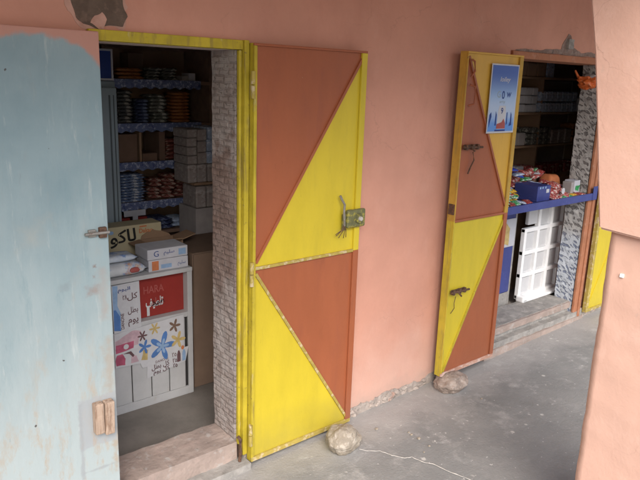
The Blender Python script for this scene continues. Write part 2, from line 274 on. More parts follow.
# ------------------------------------------------------------------ mesh building
class MB:
    """collects geometry in world coordinates; build() links it as one mesh object"""
    def __init__(self): self.bm = bmesh.new(); self.k = 0
    def _tag(self, faces):
        for f in faces: f.material_index = self.k
    def use(self, k): self.k = k; return self
    def box(self, x0, x1, y0, y1, z0, z1, bev=0.0, seg=2, rot=None, piv=None):
        t = bmesh.new(); bmesh.ops.create_cube(t, size=1)
        for v in t.verts: v.co = Vector(((x0+x1)/2+v.co.x*(x1-x0), (y0+y1)/2+v.co.y*(y1-y0), (z0+z1)/2+v.co.z*(z1-z0)))
        if bev: bmesh.ops.bevel(t, geom=t.edges[:], offset=bev, segments=seg, affect='EDGES', profile=.6)
        if rot:
            p = Vector(piv or ((x0+x1)/2, (y0+y1)/2, (z0+z1)/2)); m = Euler(rot).to_matrix()
            for v in t.verts: v.co = p+m@(v.co-p)
        return self.merge(t)
    def merge(self, t):
        for f in t.faces: f.material_index = self.k
        me = bpy.data.meshes.new('tmp'); t.to_mesh(me); t.free(); self.bm.from_mesh(me); bpy.data.meshes.remove(me); return self
    def grid_box(self, x0, x1, y0, y1, z0, z1, step, amp, freq=9, seed=0, bev=0.01):
        t = bmesh.new(); bmesh.ops.create_cube(t, size=1)
        for v in t.verts: v.co = Vector(((x0+x1)/2+v.co.x*(x1-x0), (y0+y1)/2+v.co.y*(y1-y0), (z0+z1)/2+v.co.z*(z1-z0)))
        for ax, (a, b) in enumerate(((x0, x1), (y0, y1), (z0, z1))):
            n = int((b-a)/step)
            for i in range(1, n):
                no = [0, 0, 0]; no[ax] = 1; co = [0, 0, 0]; co[ax] = a+(b-a)*i/n
                bmesh.ops.bisect_plane(t, geom=t.verts[:]+t.edges[:]+t.faces[:], plane_co=co, plane_no=no)
        t.normal_update()
        for v in t.verts:
            q = v.co*freq+Vector((seed*7.3, 0, seed*3.1))
            d = (mnoise.noise(q)+.5*mnoise.noise(q*2.3)+.3*mnoise.noise(q*5.1))*amp
            v.co += v.normal*d
        return self.merge(t)
    def cyl(self, a, b, r, r2=None, n=12):
        a = Vector(a); b = Vector(b); d = b-a
        t = bmesh.new(); bmesh.ops.create_cone(t, cap_ends=True, segments=n, radius1=r, radius2=r if r2 is None else r2, depth=d.length)
        m = Matrix.Translation((a+b)/2)@d.to_track_quat('Z', 'Y').to_matrix().to_4x4()
        bmesh.ops.transform(t, matrix=m, verts=t.verts[:]); return self.merge(t)
    def tube(self, pts, r, n=8, flat=1.0):
        pts = [Vector(p) for p in pts]; t = bmesh.new(); rings = []
        for i, p in enumerate(pts):
            d = (pts[min(i+1, len(pts)-1)]-pts[max(i-1, 0)]).normalized()
            u = d.cross(Vector((0, 0, 1)));  u = u.normalized() if u.length > 1e-3 else Vector((1, 0, 0)); w = u.cross(d)
            rr = r(i) if callable(r) else r
            rings.append([t.verts.new(p+u*rr*math.cos(2*math.pi*k/n)+w*rr*flat*math.sin(2*math.pi*k/n)) for k in range(n)])
        for a, b in zip(rings, rings[1:]):
            for k in range(n): t.faces.new((a[k], a[(k+1) % n], b[(k+1) % n], b[k]))
        t.faces.new(rings[0][::-1]); t.faces.new(rings[-1]); bmesh.ops.recalc_face_normals(t, faces=t.faces[:]); return self.merge(t)
    def prism(self, pts, y0, y1):
        """outline in (x,z), thickness from y0 (front) to y1"""
        t = bmesh.new(); a = [t.verts.new((x, y0, z)) for x, z in pts]; b = [t.verts.new((x, y1, z)) for x, z in pts]; n = len(pts)
        t.faces.new(a); t.faces.new(b[::-1])
        for i in range(n): t.faces.new((a[i], b[i], b[(i+1) % n], a[(i+1) % n]))
        bmesh.ops.recalc_face_normals(t, faces=t.faces[:]); bmesh.ops.triangulate(t, faces=[f for f in t.faces if len(f.verts) > 4]); return self.merge(t)
    def blob(self, c, s, sub=3, amp=.15, freq=2.2, seed=0, flatz=None):
        t = bmesh.new(); bmesh.ops.create_icosphere(t, subdivisions=sub, radius=1)
        for v in t.verts:
            q = v.co*freq+Vector((seed*5.7, seed*2.1, 0)); k = 1+amp*(mnoise.noise(q)+.5*mnoise.noise(q*2.2)+.25*mnoise.noise(q*5))
            p = v.co*k; z = p.z
            if flatz is not None: z = max(z, flatz)
            v.co = Vector((c[0]+p.x*s[0], c[1]+p.y*s[1], c[2]+z*s[2]))
        return self.merge(t)
    def build(self, name, m, parent=None, smooth=False, loc=None):
        me = bpy.data.meshes.new(name); o = bpy.data.objects.new(name, me)
        off = wloc(parent) if parent else (Vector(loc) if loc else Z0)
        for v in self.bm.verts: v.co -= off
        if smooth:
            for f in self.bm.faces: f.smooth = True
        self.bm.to_mesh(me); self.bm.free()
        for q in (m if isinstance(m, (list, tuple)) else [m]): me.materials.append(q)
        col.objects.link(o)
        if parent: o.parent = parent
        elif loc: o.location = loc
        return o
def wloc(o):
    v = Vector(o.location)
    while o.parent: o = o.parent; v = v+Vector(o.location)
    return v
def tag(o, label, cat, group=None, kind='thing'):
    o['label'] = label; o['category'] = cat; o['kind'] = kind
    if group: o['group'] = group
    return o
def thing(name, loc, label, cat, group=None):
    o = bpy.data.objects.new(name, None); o.empty_display_size = .1; o.location = loc; col.objects.link(o)
    return tag(o, label, cat, group)
def structure(o): o['kind'] = 'structure'; return o
def copy_tree(o, parent=None):
    c = o.copy(); col.objects.link(c)
    if parent: c.parent = parent
    for ch in list(o.children): copy_tree(ch, c)
    return c
def lettering(name, s, x, y, z, h, m, parent, w=None, rot=0, slant=0, weight=0):
    """letters as flat mesh in the (x,z) plane facing -y; x,z the lower left corner, h cap height, w width to fit"""
    cu = bpy.data.curves.new('letters', 'FONT'); cu.body = s; cu.size = 1; cu.extrude = 0; cu.shear = slant; cu.offset = weight
    o = bpy.data.objects.new('letters', cu); col.objects.link(o)
    dg = bpy.context.evaluated_depsgraph_get(); me = bpy.data.meshes.new_from_object(o.evaluated_get(dg))
    bpy.data.objects.remove(o); 
    xs = [v.co.x for v in me.vertices]; ys = [v.co.y for v in me.vertices]
    x0, x1, y0, y1 = min(xs), max(xs), min(ys), max(ys)
    ky = h/(y1-y0); kx = (w/(x1-x0)) if w else ky
    off = wloc(parent); ca, sa = math.cos(rot), math.sin(rot)
    for v in me.vertices:
        a, b_ = (v.co.x-x0)*kx, (v.co.y-y0)*ky
        v.co = Vector((x+a*ca-b_*sa, y, z+a*sa+b_*ca))-off
    me.materials.clear(); me.materials.append(m); me.name = name
    r = bpy.data.objects.new(name, me); col.objects.link(r); r.parent = parent
    return r
def ell(cx, cz, rx, rz, n=20, a0=0):
    return [(cx+rx*math.cos(a0+2*math.pi*k/n), cz+rz*math.sin(a0+2*math.pi*k/n)) for k in range(n)]

# ------------------------------------------------------------------ setting: ground, wall, gallery
t = bmesh.new()
xs = [-90, -3, 0, 1, 2.2, 3, 4, 5.5, 9, 90]; ys = [-90, -6, -2.2, -1.2, -.5, .15, 30]
zg = lambda x: max(0., min(.085, .026*(x-2.0)))
vv = [[t.verts.new((x, y, zg(x) if y < .2 else -.1)) for y in ys] for x in xs]
for i in range(len(xs)-1):
    for k in range(len(ys)-1): t.faces.new((vv[i][k], vv[i+1][k], vv[i+1][k+1], vv[i][k+1]))
structure(MB().merge(t).build('ground', M['ground']))

wall = thing('shop_wall', (0, 0, 0), 'long salmon pink plastered shop front wall with two doorways', 'wall')
w = MB(); X1a, X1b, X2a, X2b, H1, H2, T = .855, 1.51, 3.36, 4.58, 1.945, 2.005, .2
w.box(-3.5, X1a, 0, T, -.1, 2.9); w.box(X1b, X2a, 0, T, -.1, 2.9); w.box(X2b, 9, 0, T, -.1, 2.9)
w.box(X1a, X1b, 0, T, H1, 2.9); w.box(X2a, X2b, 0, T, H2, 2.9)
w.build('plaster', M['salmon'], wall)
MB().grid_box(1.468, 1.512, .014, .203, .10, H1+.01, .035, .005, 22, 1).build('brick_reveal', M['brick1'], wall)
MB().grid_box(4.495, 4.583, .008, .156, .10, H2-.01, .035, .006, 22, 2).build('rubble_reveal', M['brick2'], wall)
MB().box(X1a, 1.47, .052, T+.001, 1.906, H1+.003).build('lintel', M['shopwall'], wall)
MB().box(X2a, 4.50, .032, T+.001, 1.962, H2+.003).build('lintel', M['wornbrown'], wall)
def ragged(pts, amp, n=10, seed=0):
    out = []
    for i, (a, b_) in enumerate(zip(pts, pts[1:]+pts[:1])):
        for k in range(n):
            f = k/n; x = a[0]+(b_[0]-a[0])*f; z = a[1]+(b_[1]-a[1])*f
            q = Vector((x*23+seed, z*23, seed*1.7)); out.append((x+mnoise.noise(q)*amp, z+mnoise.noise(q+Vector((40, 9, 3)))*amp))
    return out
M['chalk'] = mat('chalky_pink_edge', (.52, .31, .245), .9, .1, 14, layers=[((.42, .23, .17), 24, .5, .64, .7)])
MB().prism(ragged([(0.797, 1.9955), (0.829, 1.964), (0.861, 1.9505), (0.933, 1.9523), (0.989, 1.955), (1.009, 1.9955), (0.997, 2.0495), (0.981, 2.1575), (0.805, 2.1755), (0.789, 2.0675)], .022, 8, 12), -.0022, .01).build('patch_edge', M['chalk'], wall)
MB().prism(ragged([(0.821, 1.9865), (0.853, 1.9613), (0.901, 1.9523), (0.925, 1.9577), (0.953, 1.964), (0.981, 1.964), (0.997, 1.9955), (0.981, 2.0405), (0.969, 2.1395), (0.821, 2.1575), (0.805, 2.0585)], .016, 8, 2), -.004, .01).build('bare_patch', M['brownpatch'], wall)
MB().prism(ragged([(0.877, 1.955), (0.917, 1.9523), (0.925, 1.982), (0.905, 2.0), (0.885, 1.9865)], .018, 6, 22), -.0052, .01).build('patch_edge', M['chalk'], wall)
MB().prism(ragged([(3.40, 2.004), (4.60, 2.004), (4.58, 2.03), (4.15, 2.03), (4.04, 2.055), (4.01, 2.12), (3.97, 2.135), (3.93, 2.09), (3.90, 2.04), (3.75, 2.03), (3.6, 2.018), (3.45, 2.022)], .010, 10, 5), -.003, .01).build('bare_patch', M['greypatch'], wall)
MB().grid_box(3.955, 4.02, -.022, .01, 2.045, 2.105, .02, .008, 30, 3).build('cement_lump', M['cement'], wall)
def skirting(x0, x1, h, seed, parent):
    n = int((x1-x0)/.016); top = []
    for i in range(n+1):
        x = x0+(x1-x0)*i/n; q = Vector((x*7, seed, 1)); top.append((x, zg(x)+h*(1+.55*mnoise.noise(q)+.35*mnoise.noise(q*3.3)+.2*mnoise.noise(q*9))))
    MB().prism([(x0, -.05)]+top+[(x1, -.05)], -.004, .01).build('broken_skirting', M['stonebase'], parent)
    rr = random.Random(seed)
    for i in range(int((x1-x0)/.05)):
        x = rr.uniform(x0, x1); MB().blob((x, -.004, zg(x)+rr.uniform(.0, h*.8)), (rr.uniform(.014, .035), rr.uniform(.007, .013), rr.uniform(.01, .018)), 2, .35, 1.6, i+seed*9).build('exposed_stone', M['stonebase'], parent)
skirting(2.10, 3.42, .055, 4, wall)
MB().grid_box(1.50, 2.14, -.012, .01, -.03, .05, .025, .010, 17, 9).build('broken_skirting', M['stonebase'], wall)
MB().grid_box(4.60, 9.0, -.016, .01, -.03, .14, .06, .010, 15, 6).build('broken_skirting', M['stonebase'], wall)

# shop interiors
M['palewall'] = mat('pale_shop_plaster', (.60, .52, .48), .9, .1, 3)
M['paleshopfloor'] = mat('worn_cement_shop_floor', (.36, .33, .30), .8, .12, 6)
def shell(x0, x1, y0, y1, z0, z1, mw='shopwall', mf='shopfloor'):
    b = MB(); e = .08
    b.box(x0-e, x0, y0, y1, z0, z1); b.box(x1, x1+e, y0, y1, z0, z1); b.box(x0-e, x1+e, y1, y1+e, z0, z1)
    structure(b.build('interior_wall', M[mw]))
    structure(MB().box(x0-e, x1+e, y0, y1+e, z1, z1+e).build('ceiling', M[mw]))
    structure(MB().box(x0-e, x1+e, y0, y1+e, z0-.05, z0).build('shop_floor', M[mf]))
shell(.1, 2.7, T+.002, 2.05, .052, 2.35)
shell(3.05, 6.4, T+.002, 1.30, .185, 2.5, 'palewall', 'paleshopfloor')

# gallery: unseen slab roof, set low to shade the wall top, and the arcade pillar with its cross arch
structure(MB().box(-4, 10, -1.60, -.001, 2.45, 2.6).build('gallery_roof', M['roofunder']))
pil = thing('arcade_pillar', (2.23, -1.5, 0), 'pale pink plastered arcade pillar whose arch overhangs its shaft', 'pillar')
prof = [(-1.232, 1.316), (-1.218, 1.40), (-1.196, 1.53), (-1.165, 1.72), (-1.13, 1.92), (-1.088, 2.11), (-1.02, 2.25), (-.90, 2.33), (-.70, 2.385), (-.40, 2.415), (-.003, 2.425)]
poly = [(-1.58, 1.296)]+prof+[(-.003, 2.449), (-1.58, 2.449)]
tb = bmesh.new()
A = [tb.verts.new((2.20, y, z)) for y, z in poly]; B = [tb.verts.new((2.56, y, z)) for y, z in poly]; n = len(poly)
tb.faces.new(A); tb.faces.new(B[::-1])
for i in range(n): tb.faces.new((A[i], B[i], B[(i+1) % n], A[(i+1) % n]))
bmesh.ops.recalc_face_normals(tb, faces=tb.faces[:])
eds = [e for e in tb.edges if len(e.link_faces) == 2 and e.calc_face_angle(0) > .8]
bmesh.ops.bevel(tb, geom=eds, offset=.008, segments=3, affect='EDGES')
MB().merge(tb).build('arch', M['pillar'], pil)
MB().grid_box(2.228, 2.54, -1.57, -1.268, -.05, 1.312, .025, .0032, 11, 3).build('shaft', M['pillar'], pil, smooth=True)
MB().grid_box(2.224, 2.229, -1.335, -1.322, 1.155, 1.168, .004, .001, 50, 3).build('chip', M['plastic'], pil)

# ------------------------------------------------------------------ doors
def tri_door(name, loc, label, x0, x1, z0, zm, z1, yf, dep, tris, rims, brace_cols, yaw=0, lw=.034, tw=.034):
    """metal leaf: sheet panels split by a diagonal, raised angle-iron frame, braces.  x0..x1 in world, loc = hinge foot"""
    d = thing(name, loc, label, 'door', 'painted metal shop door leaves')
    rw = .034
    for (za, zb, (ta, ma), (tb_, mb)) in tris:
        P = {'bl': (x0+.004, za), 'br': (x1-.004, za), 'tl': (x0+.004, zb), 'tr': (x1-.004, zb)}
        b = MB(); b.use(0).prism([P[k] for k in ta], yf+.012, yf+.016); b.use(1).prism([P[k] for k in tb_], yf+.012, yf+.016)
        b.build('panel', [M[ma], M[mb]], d)
        k = [q for q in ta if q in tb_]; a, c = Vector((*P[k[0]], 0)), Vector((*P[k[1]], 0)); dr = (c-a).normalized(); nn = Vector((-dr.y, dr.x, 0))*.0065
        a += dr*.03; c -= dr*.03
        bb = MB().prism([(a+nn)[:2], (a-nn)[:2], (c-nn)[:2], (c+nn)[:2]], yf+.003, yf+.0118)
        bb.build('brace', M[brace_cols.pop(0)], d)
    fr = MB(); mats = [M[q] for q in rims]
    fr.use(0).box(x0, x0+lw, yf, yf+.011, zm, z1-tw, .002); fr.use(0).box(x0, x0+.004, yf+.011, yf+dep, zm, z1)
    fr.use(1).box(x0, x0+lw, yf, yf+.011, z0+.021, zm, .002); fr.use(1).box(x0, x0+.004, yf+.011, yf+dep, z0, zm)
    fr.use(2).box(x1-rw, x1, yf, yf+.011, zm, z1-tw, .002); fr.use(2).box(x1-.004, x1, yf+.011, yf+dep, zm, z1)
    fr.use(3).box(x1-rw, x1, yf, yf+.011, z0+.021, zm, .002); fr.use(3).box(x1-.004, x1, yf+.011, yf+dep, z0, zm)
    fr.use(4).box(x0, x1, yf, yf+.011, z1-tw, z1, .002); fr.use(4).box(x0+.004, x1-.004, yf+.016, yf+dep, z1-.004, z1)
    fr.use(5).box(x0, x1, yf, yf+.011, z0, z0+.021, .002); fr.use(5).box(x0+.004, x1-.004, yf+.016, yf+dep, z0, z0+.004)
    fr.use(6).box(x0+lw, x1-rw, yf+.001, yf+.0118, zm-.007, zm+.007, .002)
    fr.build('frame', mats, d)
    d.rotation_euler.z = yaw
    return d
# first doorway leaf, hinged on the yellow frame
d1 = tri_door('metal_door', (1.52, -.02, 0), 'yellow and brown metal door with green lock, propped by a stone at its corner', 1.513, 2.146, .028, .982, 1.935, -.06, .038,
    [(.982, 1.935, (('tl', 'tr', 'bl'), 'brown'), (('tr', 'br', 'bl'), 'yellow')), (.028, .982, (('tl', 'bl', 'br'), 'yellow'), (('tl', 'tr', 'br'), 'brown'))],
    ['wornyellow', 'wornyellow', 'yellow', 'brown', 'brown', 'worn', 'worn'], ['brown', 'worn'], lw=.015, tw=.010)
lk = MB().box(2.045, 2.165, -.082, -.058, 1.105, 1.195, .012, 3).build('lock', M['lock'], d1)
MB().cyl((2.115, -.081, 1.15), (2.115, -.094, 1.15), .026, .022, 20).build('lock_ring', M['lock'], lk)
MB().cyl((2.115, -.092, 1.15), (2.115, -.104, 1.15), .012, .010, 16).build('lock_knob', M['string'], lk)
MB().box(2.026, 2.046, -.068, -.058, 1.095, 1.175, .003).build('strike', M['lock'], lk)
MB().tube([(2.00, -.07, 1.27), (2.008, -.075, 1.25), (2.022, -.08, 1.225), (2.02, -.08, 1.19), (2.024, -.08, 1.15), (2.03, -.075, 1.12)], .006, 8).build('bent_hook', M['steel'], d1)
for k in range(5):
    a = random.uniform(-1.2, 1.2); MB().tube([(2.025, -.076, 1.125), (2.025+.02*math.sin(a), -.086, 1.105), (2.02+.045*math.sin(a*1.4), -.076, 1.11-.05*abs(math.cos(a)))], .0018, 6).build('tie_wire', M['rust'], d1)
for z in (.17, .96, 1.77):
    h = MB(); h.cyl((1.509, -.058, z-.055), (1.509, -.058, z-.002), .0095, None, 14); h.cyl((1.509, -.058, z+.002), (1.509, -.058, z+.055), .0095, None, 14)
    h.build('hinge', M['worn'], d1, smooth=False)
# second doorway, left-hand leaf folded back on the wall with the poster
d2 = tri_door('metal_door', (3.345, -.05, 0), 'brown and ochre metal door carrying a blue poster and two rusty bolts', 2.832, 3.345, .105, 1.052, 1.972, -.105, .052,
    [(1.052, 1.972, (('tl', 'bl', 'br'), 'brown'), (('tl', 'tr', 'br'), 'ochre')), (.105, 1.052, (('tl', 'tr', 'bl'), 'yellow'), (('tr', 'br', 'bl'), 'brown'))],
    ['wornochre', 'wornyellow2', 'wornochre', 'brown', 'ochre', 'wornpink', 'brown'], ['brown', 'wornyellow'], lw=.008, tw=.010)
def slide_bolt(x, z, loop):
    b = MB(); b.cyl((x, -.118, z), (x+.17, -.118, z-.004), .0065, None, 10)
    for k in (.02, .075, .12): b.box(x+k, x+k+.016, -.124, -.104, z-.016, z+.014, .003)
    b.box(x+.012, x+.13, -.108, -.104, z-.013, z+.012, .002)
    b.cyl((x+.06, -.12, z), (x+.06, -.15, z-.02), .005)
    b.build('slide_bolt', M['rust'], d2)
    if loop: MB().tube([(x+.10, -.108, z-.03), (x+.11, -.112, z-.075), (x+.085, -.112, z-.11), (x+.07, -.108, z-.15)], .004).build('wire_loop', M['rust'], d2)
slide_bolt(2.842, 1.468, True); slide_bolt(2.842, .632, False)
hd = MB().tube([(2.862, -.108, 1.80), (2.885, -.128, 1.79), (2.888, -.13, 1.74), (2.885, -.128, 1.70), (2.862, -.108, 1.69)], .0055).build('pull_handle', M['brown'], d2)
MB().tube([(2.862, -.108, 1.93), (2.875, -.118, 1.92), (2.88, -.12, 1.87), (2.865, -.108, 1.84)], .0055).build('pull_handle', M['brown'], d2)
MB().box(2.826, 2.836, -.10, -.06, 1.09, 1.15, .002).build('catch_plate', M['rust'], d2)
MB().tube([(2.87, -.106, .50), (2.895, -.11, .53), (2.89, -.11, .56), (2.905, -.106, .60)], .002).build('tie_wire', M['rust'], d2)
# right-hand leaf of the second doorway
d3 = tri_door('metal_door', (4.60, -.02, 0), 'plain yellow metal door leaf half hidden behind the pale pink pillar', 4.615, 5.16, .115, 1.05, 1.97, -.055, .03,
    [(1.05, 1.97, (('tl', 'bl', 'br'), 'yellow'), (('tl', 'tr', 'br'), 'brown')), (.115, 1.05, (('tl', 'tr', 'bl'), 'yellow'), (('tr', 'br', 'bl'), 'yellow'))],
    ['wornyellow', 'worn', 'yellow', 'yellow', 'yellow', 'worn', 'yellow'], ['wornyellow', 'yellow'])
# neighbouring blue leaf
bl = thing('metal_door', (.876, -.025, 0), 'weathered pale blue door leaf with a wooden block and rusty latch', 'door')
MB().box(.21, .876, -.06, -.022, .09, 1.934, .004).build('panel', M['blueleaf'], bl)
lt = MB(); lt.box(.800, .828, -.070, -.059, 1.222, 1.250, .003); lt.cyl((.785, -.074, 1.236), (.874, -.074, 1.236), .006, None, 12)
lt.build('latch', M['steel'], bl)
MB().box(.838, .866, -.076, -.059, 1.216, 1.256, .004).build('latch_keeper', M['rust'], bl)
wb = MB(); wb.box(.778, .814, -.094, -.06, .448, .575, .006); wb.box(.816, .853, -.098, -.06, .438, .574, .006, rot=(0, R(1.5), 0))
wb.build('wooden_block', M['oldwood'], bl)

# ------------------------------------------------------------------ door frames and sills
def part_empty(name, loc, label, parent):
    o = bpy.data.objects.new(name, None); o.empty_display_size = .1; o.location = loc; o.parent = parent; o['label'] = label; col.objects.link(o); return o
f1 = part_empty('door_frame', (1.2, 0, 0), 'worn yellow metal frame around the doorway with the cartons', wall)
MB().box(1.470, 1.484, -.012, .006, .115, 1.905, .003).box(1.486, 1.509, -.03, .006, .06, 1.945, .003).build('jamb', M['wornyellow'], f1)
MB().box(.857, .880, -.02, .05, .115, 1.905, .003).build('jamb', M['wornyellow'], f1)
MB().box(.857, 1.485, -.02, .05, 1.907, 1.944, .003).build('head_rail', M['wornyellow'], f1)
MB().tube([(1.462, -.02, .165), (1.468, -.034, .15), (1.468, -.036, .09), (1.464, -.035, .04)], .008).build('rusty_peg', M['rust'], f1)
f2 = part_empty('door_frame', (4, 0, 0), 'brick brown frame around the doorway with the blue counter', wall)
MB().box(4.493, 4.545, -.018, .001, .10, 1.96, .004).box(4.547, 4.579, -.026, .001, .08, 2.003, .004).build('jamb', M['wornbrown'], f2)
MB().box(3.362, 3.40, -.018, .03, .10, 1.96, .004).build('jamb', M['wornbrown'], f2)
MB().box(3.362, 4.545, -.018, .03, 1.962, 2.003, .004).build('head_rail', M['wornbrown'], f2)
s1 = thing('door_sill', (1.17, 0, 0), 'rough cement sill with worn pink paint under the yellow frame', 'door sill')
MB().grid_box(.82, 1.47, -.005, .205, -.02, .128, .025, .006, 11, 5).build('sill_block', M['cementpink'], s1)
MB().grid_box(.70, 1.50, -.075, .0, -.03, .036, .03, .006, 11, 15).build('footing', M['cement'], s1)
s2 = thing('door_sill', (3.95, 0, 0), 'two stepped grey cement sill with an orange pink lip under the brown frame', 'door sill')
MB().grid_box(3.35, 4.50, .03, .25, .1, .216, .03, .006, 11, 6).build('upper_step', M['cement'], s2)
MB().grid_box(3.35, 4.49, .012, .032, .165, .212, .02, .004, 14, 16).build('painted_lip', M['cementpink'], s2)
MB().grid_box(3.36, 4.62, -.02, .05, -.02, .132, .03, .006, 11, 7).build('lower_step', M['cement'], s2)
MB().grid_box(3.36, 4.62, -.034, -.018, -.02, .092, .02, .006, 14, 17).build('painted_lip', M['cementpink'], s2)

# stones and the string
st = MB().blob((1.965, -.205, .058), (.088, .080, .076), 5, .14, 1.5, 3, -.80).build('stone', M['rock'], loc=(1.97, -.19, 0)); tag(st, 'pale rounded stone against the corner of the door with the green lock', 'stone')
st = MB().blob((2.905, -.125, .060), (.108, .085, .060), 5, .22, 1.2, 8, -.85).build('stone', M['rock2'], loc=(2.92, -.11, 0.02)); tag(st, 'flat brownish stone wedged under the door with the poster', 'stone')
pts = [(2.03, -.26), (2.05, -.295), (2.10, -.335), (2.12, -.40), (2.15, -.455), (2.185, -.47), (2.20, -.54), (2.225, -.575), (2.235, -.66), (2.26, -.74), (2.275, -.84), (2.30, -.95)]
sm_ = []
for a, b_ in zip(pts, pts[1:]):
    for k in range(5):
        f = k/5; sm_.append((a[0]+(b_[0]-a[0])*f+mnoise.noise(Vector((a[0]*30+f*3, 1, 2)))*.006, a[1]+(b_[1]-a[1])*f, zg(a[0])+.0045))
tag(MB().tube(sm_, lambda i: .0024+.0022*mnoise.noise(Vector((i*.7, 3, 1))), 6, .5).build('string', M['string'], loc=(2.1, -.4, 0)), 'pale string lying crooked on the grey pavement', 'string')
for k in range(7):
    x, y = random.choice([(2.3, -.35), (2.6, -.45), (2.9, -.45), (2.45, -.2)]); x += random.uniform(-.25, .25); y += random.uniform(-.15, .15); s = random.uniform(.005, .011)
    o = MB().blob((x, y, zg(x)+s*.4), (s, s*.8, s*.6), 2, .3, 2, k).build('pebble', M['rock'], loc=(x, y, zg(x)))
    tag(o, 'tiny pale pebble lying on the grey pavement near the stones', 'pebble', 'pebbles scattered on the pavement')

# ------------------------------------------------------------------ poster on the second door
def printed(o, name, pts, y, m): return MB().prism(pts, y, y+.0006).build(name, m, o)
YP = -.1075
po = thing('poster', (3.175, YP, 1.54), 'blue poster with a white bottle stuck to the ochre door', 'poster')
t = NT('blue_gradient_print'); g = t.axis(2)
c = t.mix((.30, .45, .68), (.045, .10, .36), t.ramp(g, .16, .34)); c = t.mix((.42, .52, .68), c, t.ramp(g, .12, .24)); c = t.mix((.10, .26, .62), c, t.ramp(t.math('ADD', g, t.math('MULTIPLY', t.noise(30, 4), .06)), .06, .16))
t.l(c, t.bs.inputs['Base Color']); t.bs.inputs['Roughness'].default_value = .35; M['posterblue'] = t.m
PX0, PX1, PZ0, PZ1 = 3.045, 3.305, 1.537, 1.918
MB().box(PX0, PX1, YP, YP+.0012, PZ0, PZ1).build('sheet', M['paper'], po)
MB().box(PX0+.008, PX1-.008, YP-.0006, YP-.0001, PZ0+.010, PZ1-.008).build('printed_field', M['posterblue'], po)
yl = YP-.0012
lettering('lettering', 'loiley', PX0+.085, yl, 1.815, .034, M['carton'], po, w=.10, slant=.25, weight=.012)
lettering('lettering', 'G', PX0+.07, yl, 1.735, .036, M['fridge'], po, weight=.012)
lettering('lettering', '0', PX0+.115, yl, 1.728, .044, M['navyprint'], po, w=.026, weight=.02)
lettering('lettering', 'w', PX0+.16, yl, 1.737, .028, M['navyprint'], po, weight=.012)
lettering('lettering', 'arty', PX0+.097, yl, 1.700, .018, M['fridge'], po, w=.055)
printed(po, 'bottle', [(3.135, 1.56), (3.215, 1.56), (3.213, 1.655), (3.205, 1.69), (3.148, 1.69), (3.137, 1.655)], yl, M['paper'])
printed(po, 'bottle_band', [(3.132, 1.562), (3.216, 1.562), (3.214, 1.592), (3.196, 1.618), (3.18, 1.598), (3.134, 1.588)], yl-.0008, M['fadedred'])
lettering('lettering', '9', 3.164, yl-.0008, 1.645, .034, M['navyprint'], po, weight=.015)
for pts in ([(3.06, 1.64), (3.075, 1.655), (3.08, 1.63), (3.07, 1.60), (3.062, 1.57), (3.058, 1.60)], [(3.118, 1.66), (3.128, 1.64), (3.128, 1.58), (3.115, 1.58)], [(3.222, 1.65), (3.23, 1.655), (3.234, 1.59), (3.224, 1.58)], [(3.262, 1.655), (3.272, 1.64), (3.278, 1.58), (3.252, 1.575), (3.262, 1.60)]):
    printed(po, 'figure_shape', pts, yl, M['navyprint'])
printed(po, 'footer_strip', [(3.12, 1.547), (3.22, 1.547), (3.22, 1.556), (3.12, 1.556)], yl, M['navyprint'])

# ------------------------------------------------------------------ shop one: white cabinet
YC = .68
cab = thing('cabinet', (1.3, YC, .052), 'white painted counter cabinet plastered with posters inside the first doorway', 'cabinet')
c = MB(); c.box(.75, 1.317, YC+.012, 1.12, .10, .775); c.box(1.317, 1.59, YC+.06, 1.12, .10, .775)
c.box(.75, 1.617, YC-.004, 1.13, .772, .795, .003); c.box(1.588, 1.617, YC, 1.12, .052, .772, .003); c.box(1.31, 1.588, YC+.001, YC+.06, .515, .543, .002)
c.box(.75, 1.588, YC+.001, YC+.04, .052, .10, .002)
c.build('carcass', M['white'], cab)
x = .80
for wd in (.12, .12, .115, .10, .11, .105, .10, .10):
    if x+wd > 1.588: wd = 1.586-x
    if wd > .02: MB().box(x+.003, x+wd-.003, YC-.001, YC+.0115, .102, .512, .003).build('plank', M['white'], cab)
    x += wd
MB().box(.75, 1.588, YC+.0115, YC+.0118, .1, .5145).build('plank_gap', M['gap'], cab)
rp = MB().box(1.32, 1.586, YC+.045, YC+.058, .545, .77).build('red_panel', M['redboard'], cab)
lettering('lettering', 'HARA', 1.355, YC+.0435, .675, .04, M['fadedred'], rp, w=.115, weight=.01)
lettering('lettering', '\ufed2\ufef4\ufec4\ufee0\ufe97', 1.365, YC+.0435, .585, .065, M['silver'], rp, w=.10, weight=.03)
lettering('lettering', '\ufeb0\ufeae\ufecb', 1.395, YC+.0425, .60, .03, M['black'], rp, w=.08, weight=.03)
MB().box(1.37, 1.385, YC+.0425, YC+.0432, .55, .605).build('tape_strip', M['silver'], rp)
MB().box(1.555, 1.586, YC+.02, YC+.03, .34, .512).build('dark_slot', M['darkcard'], cab)
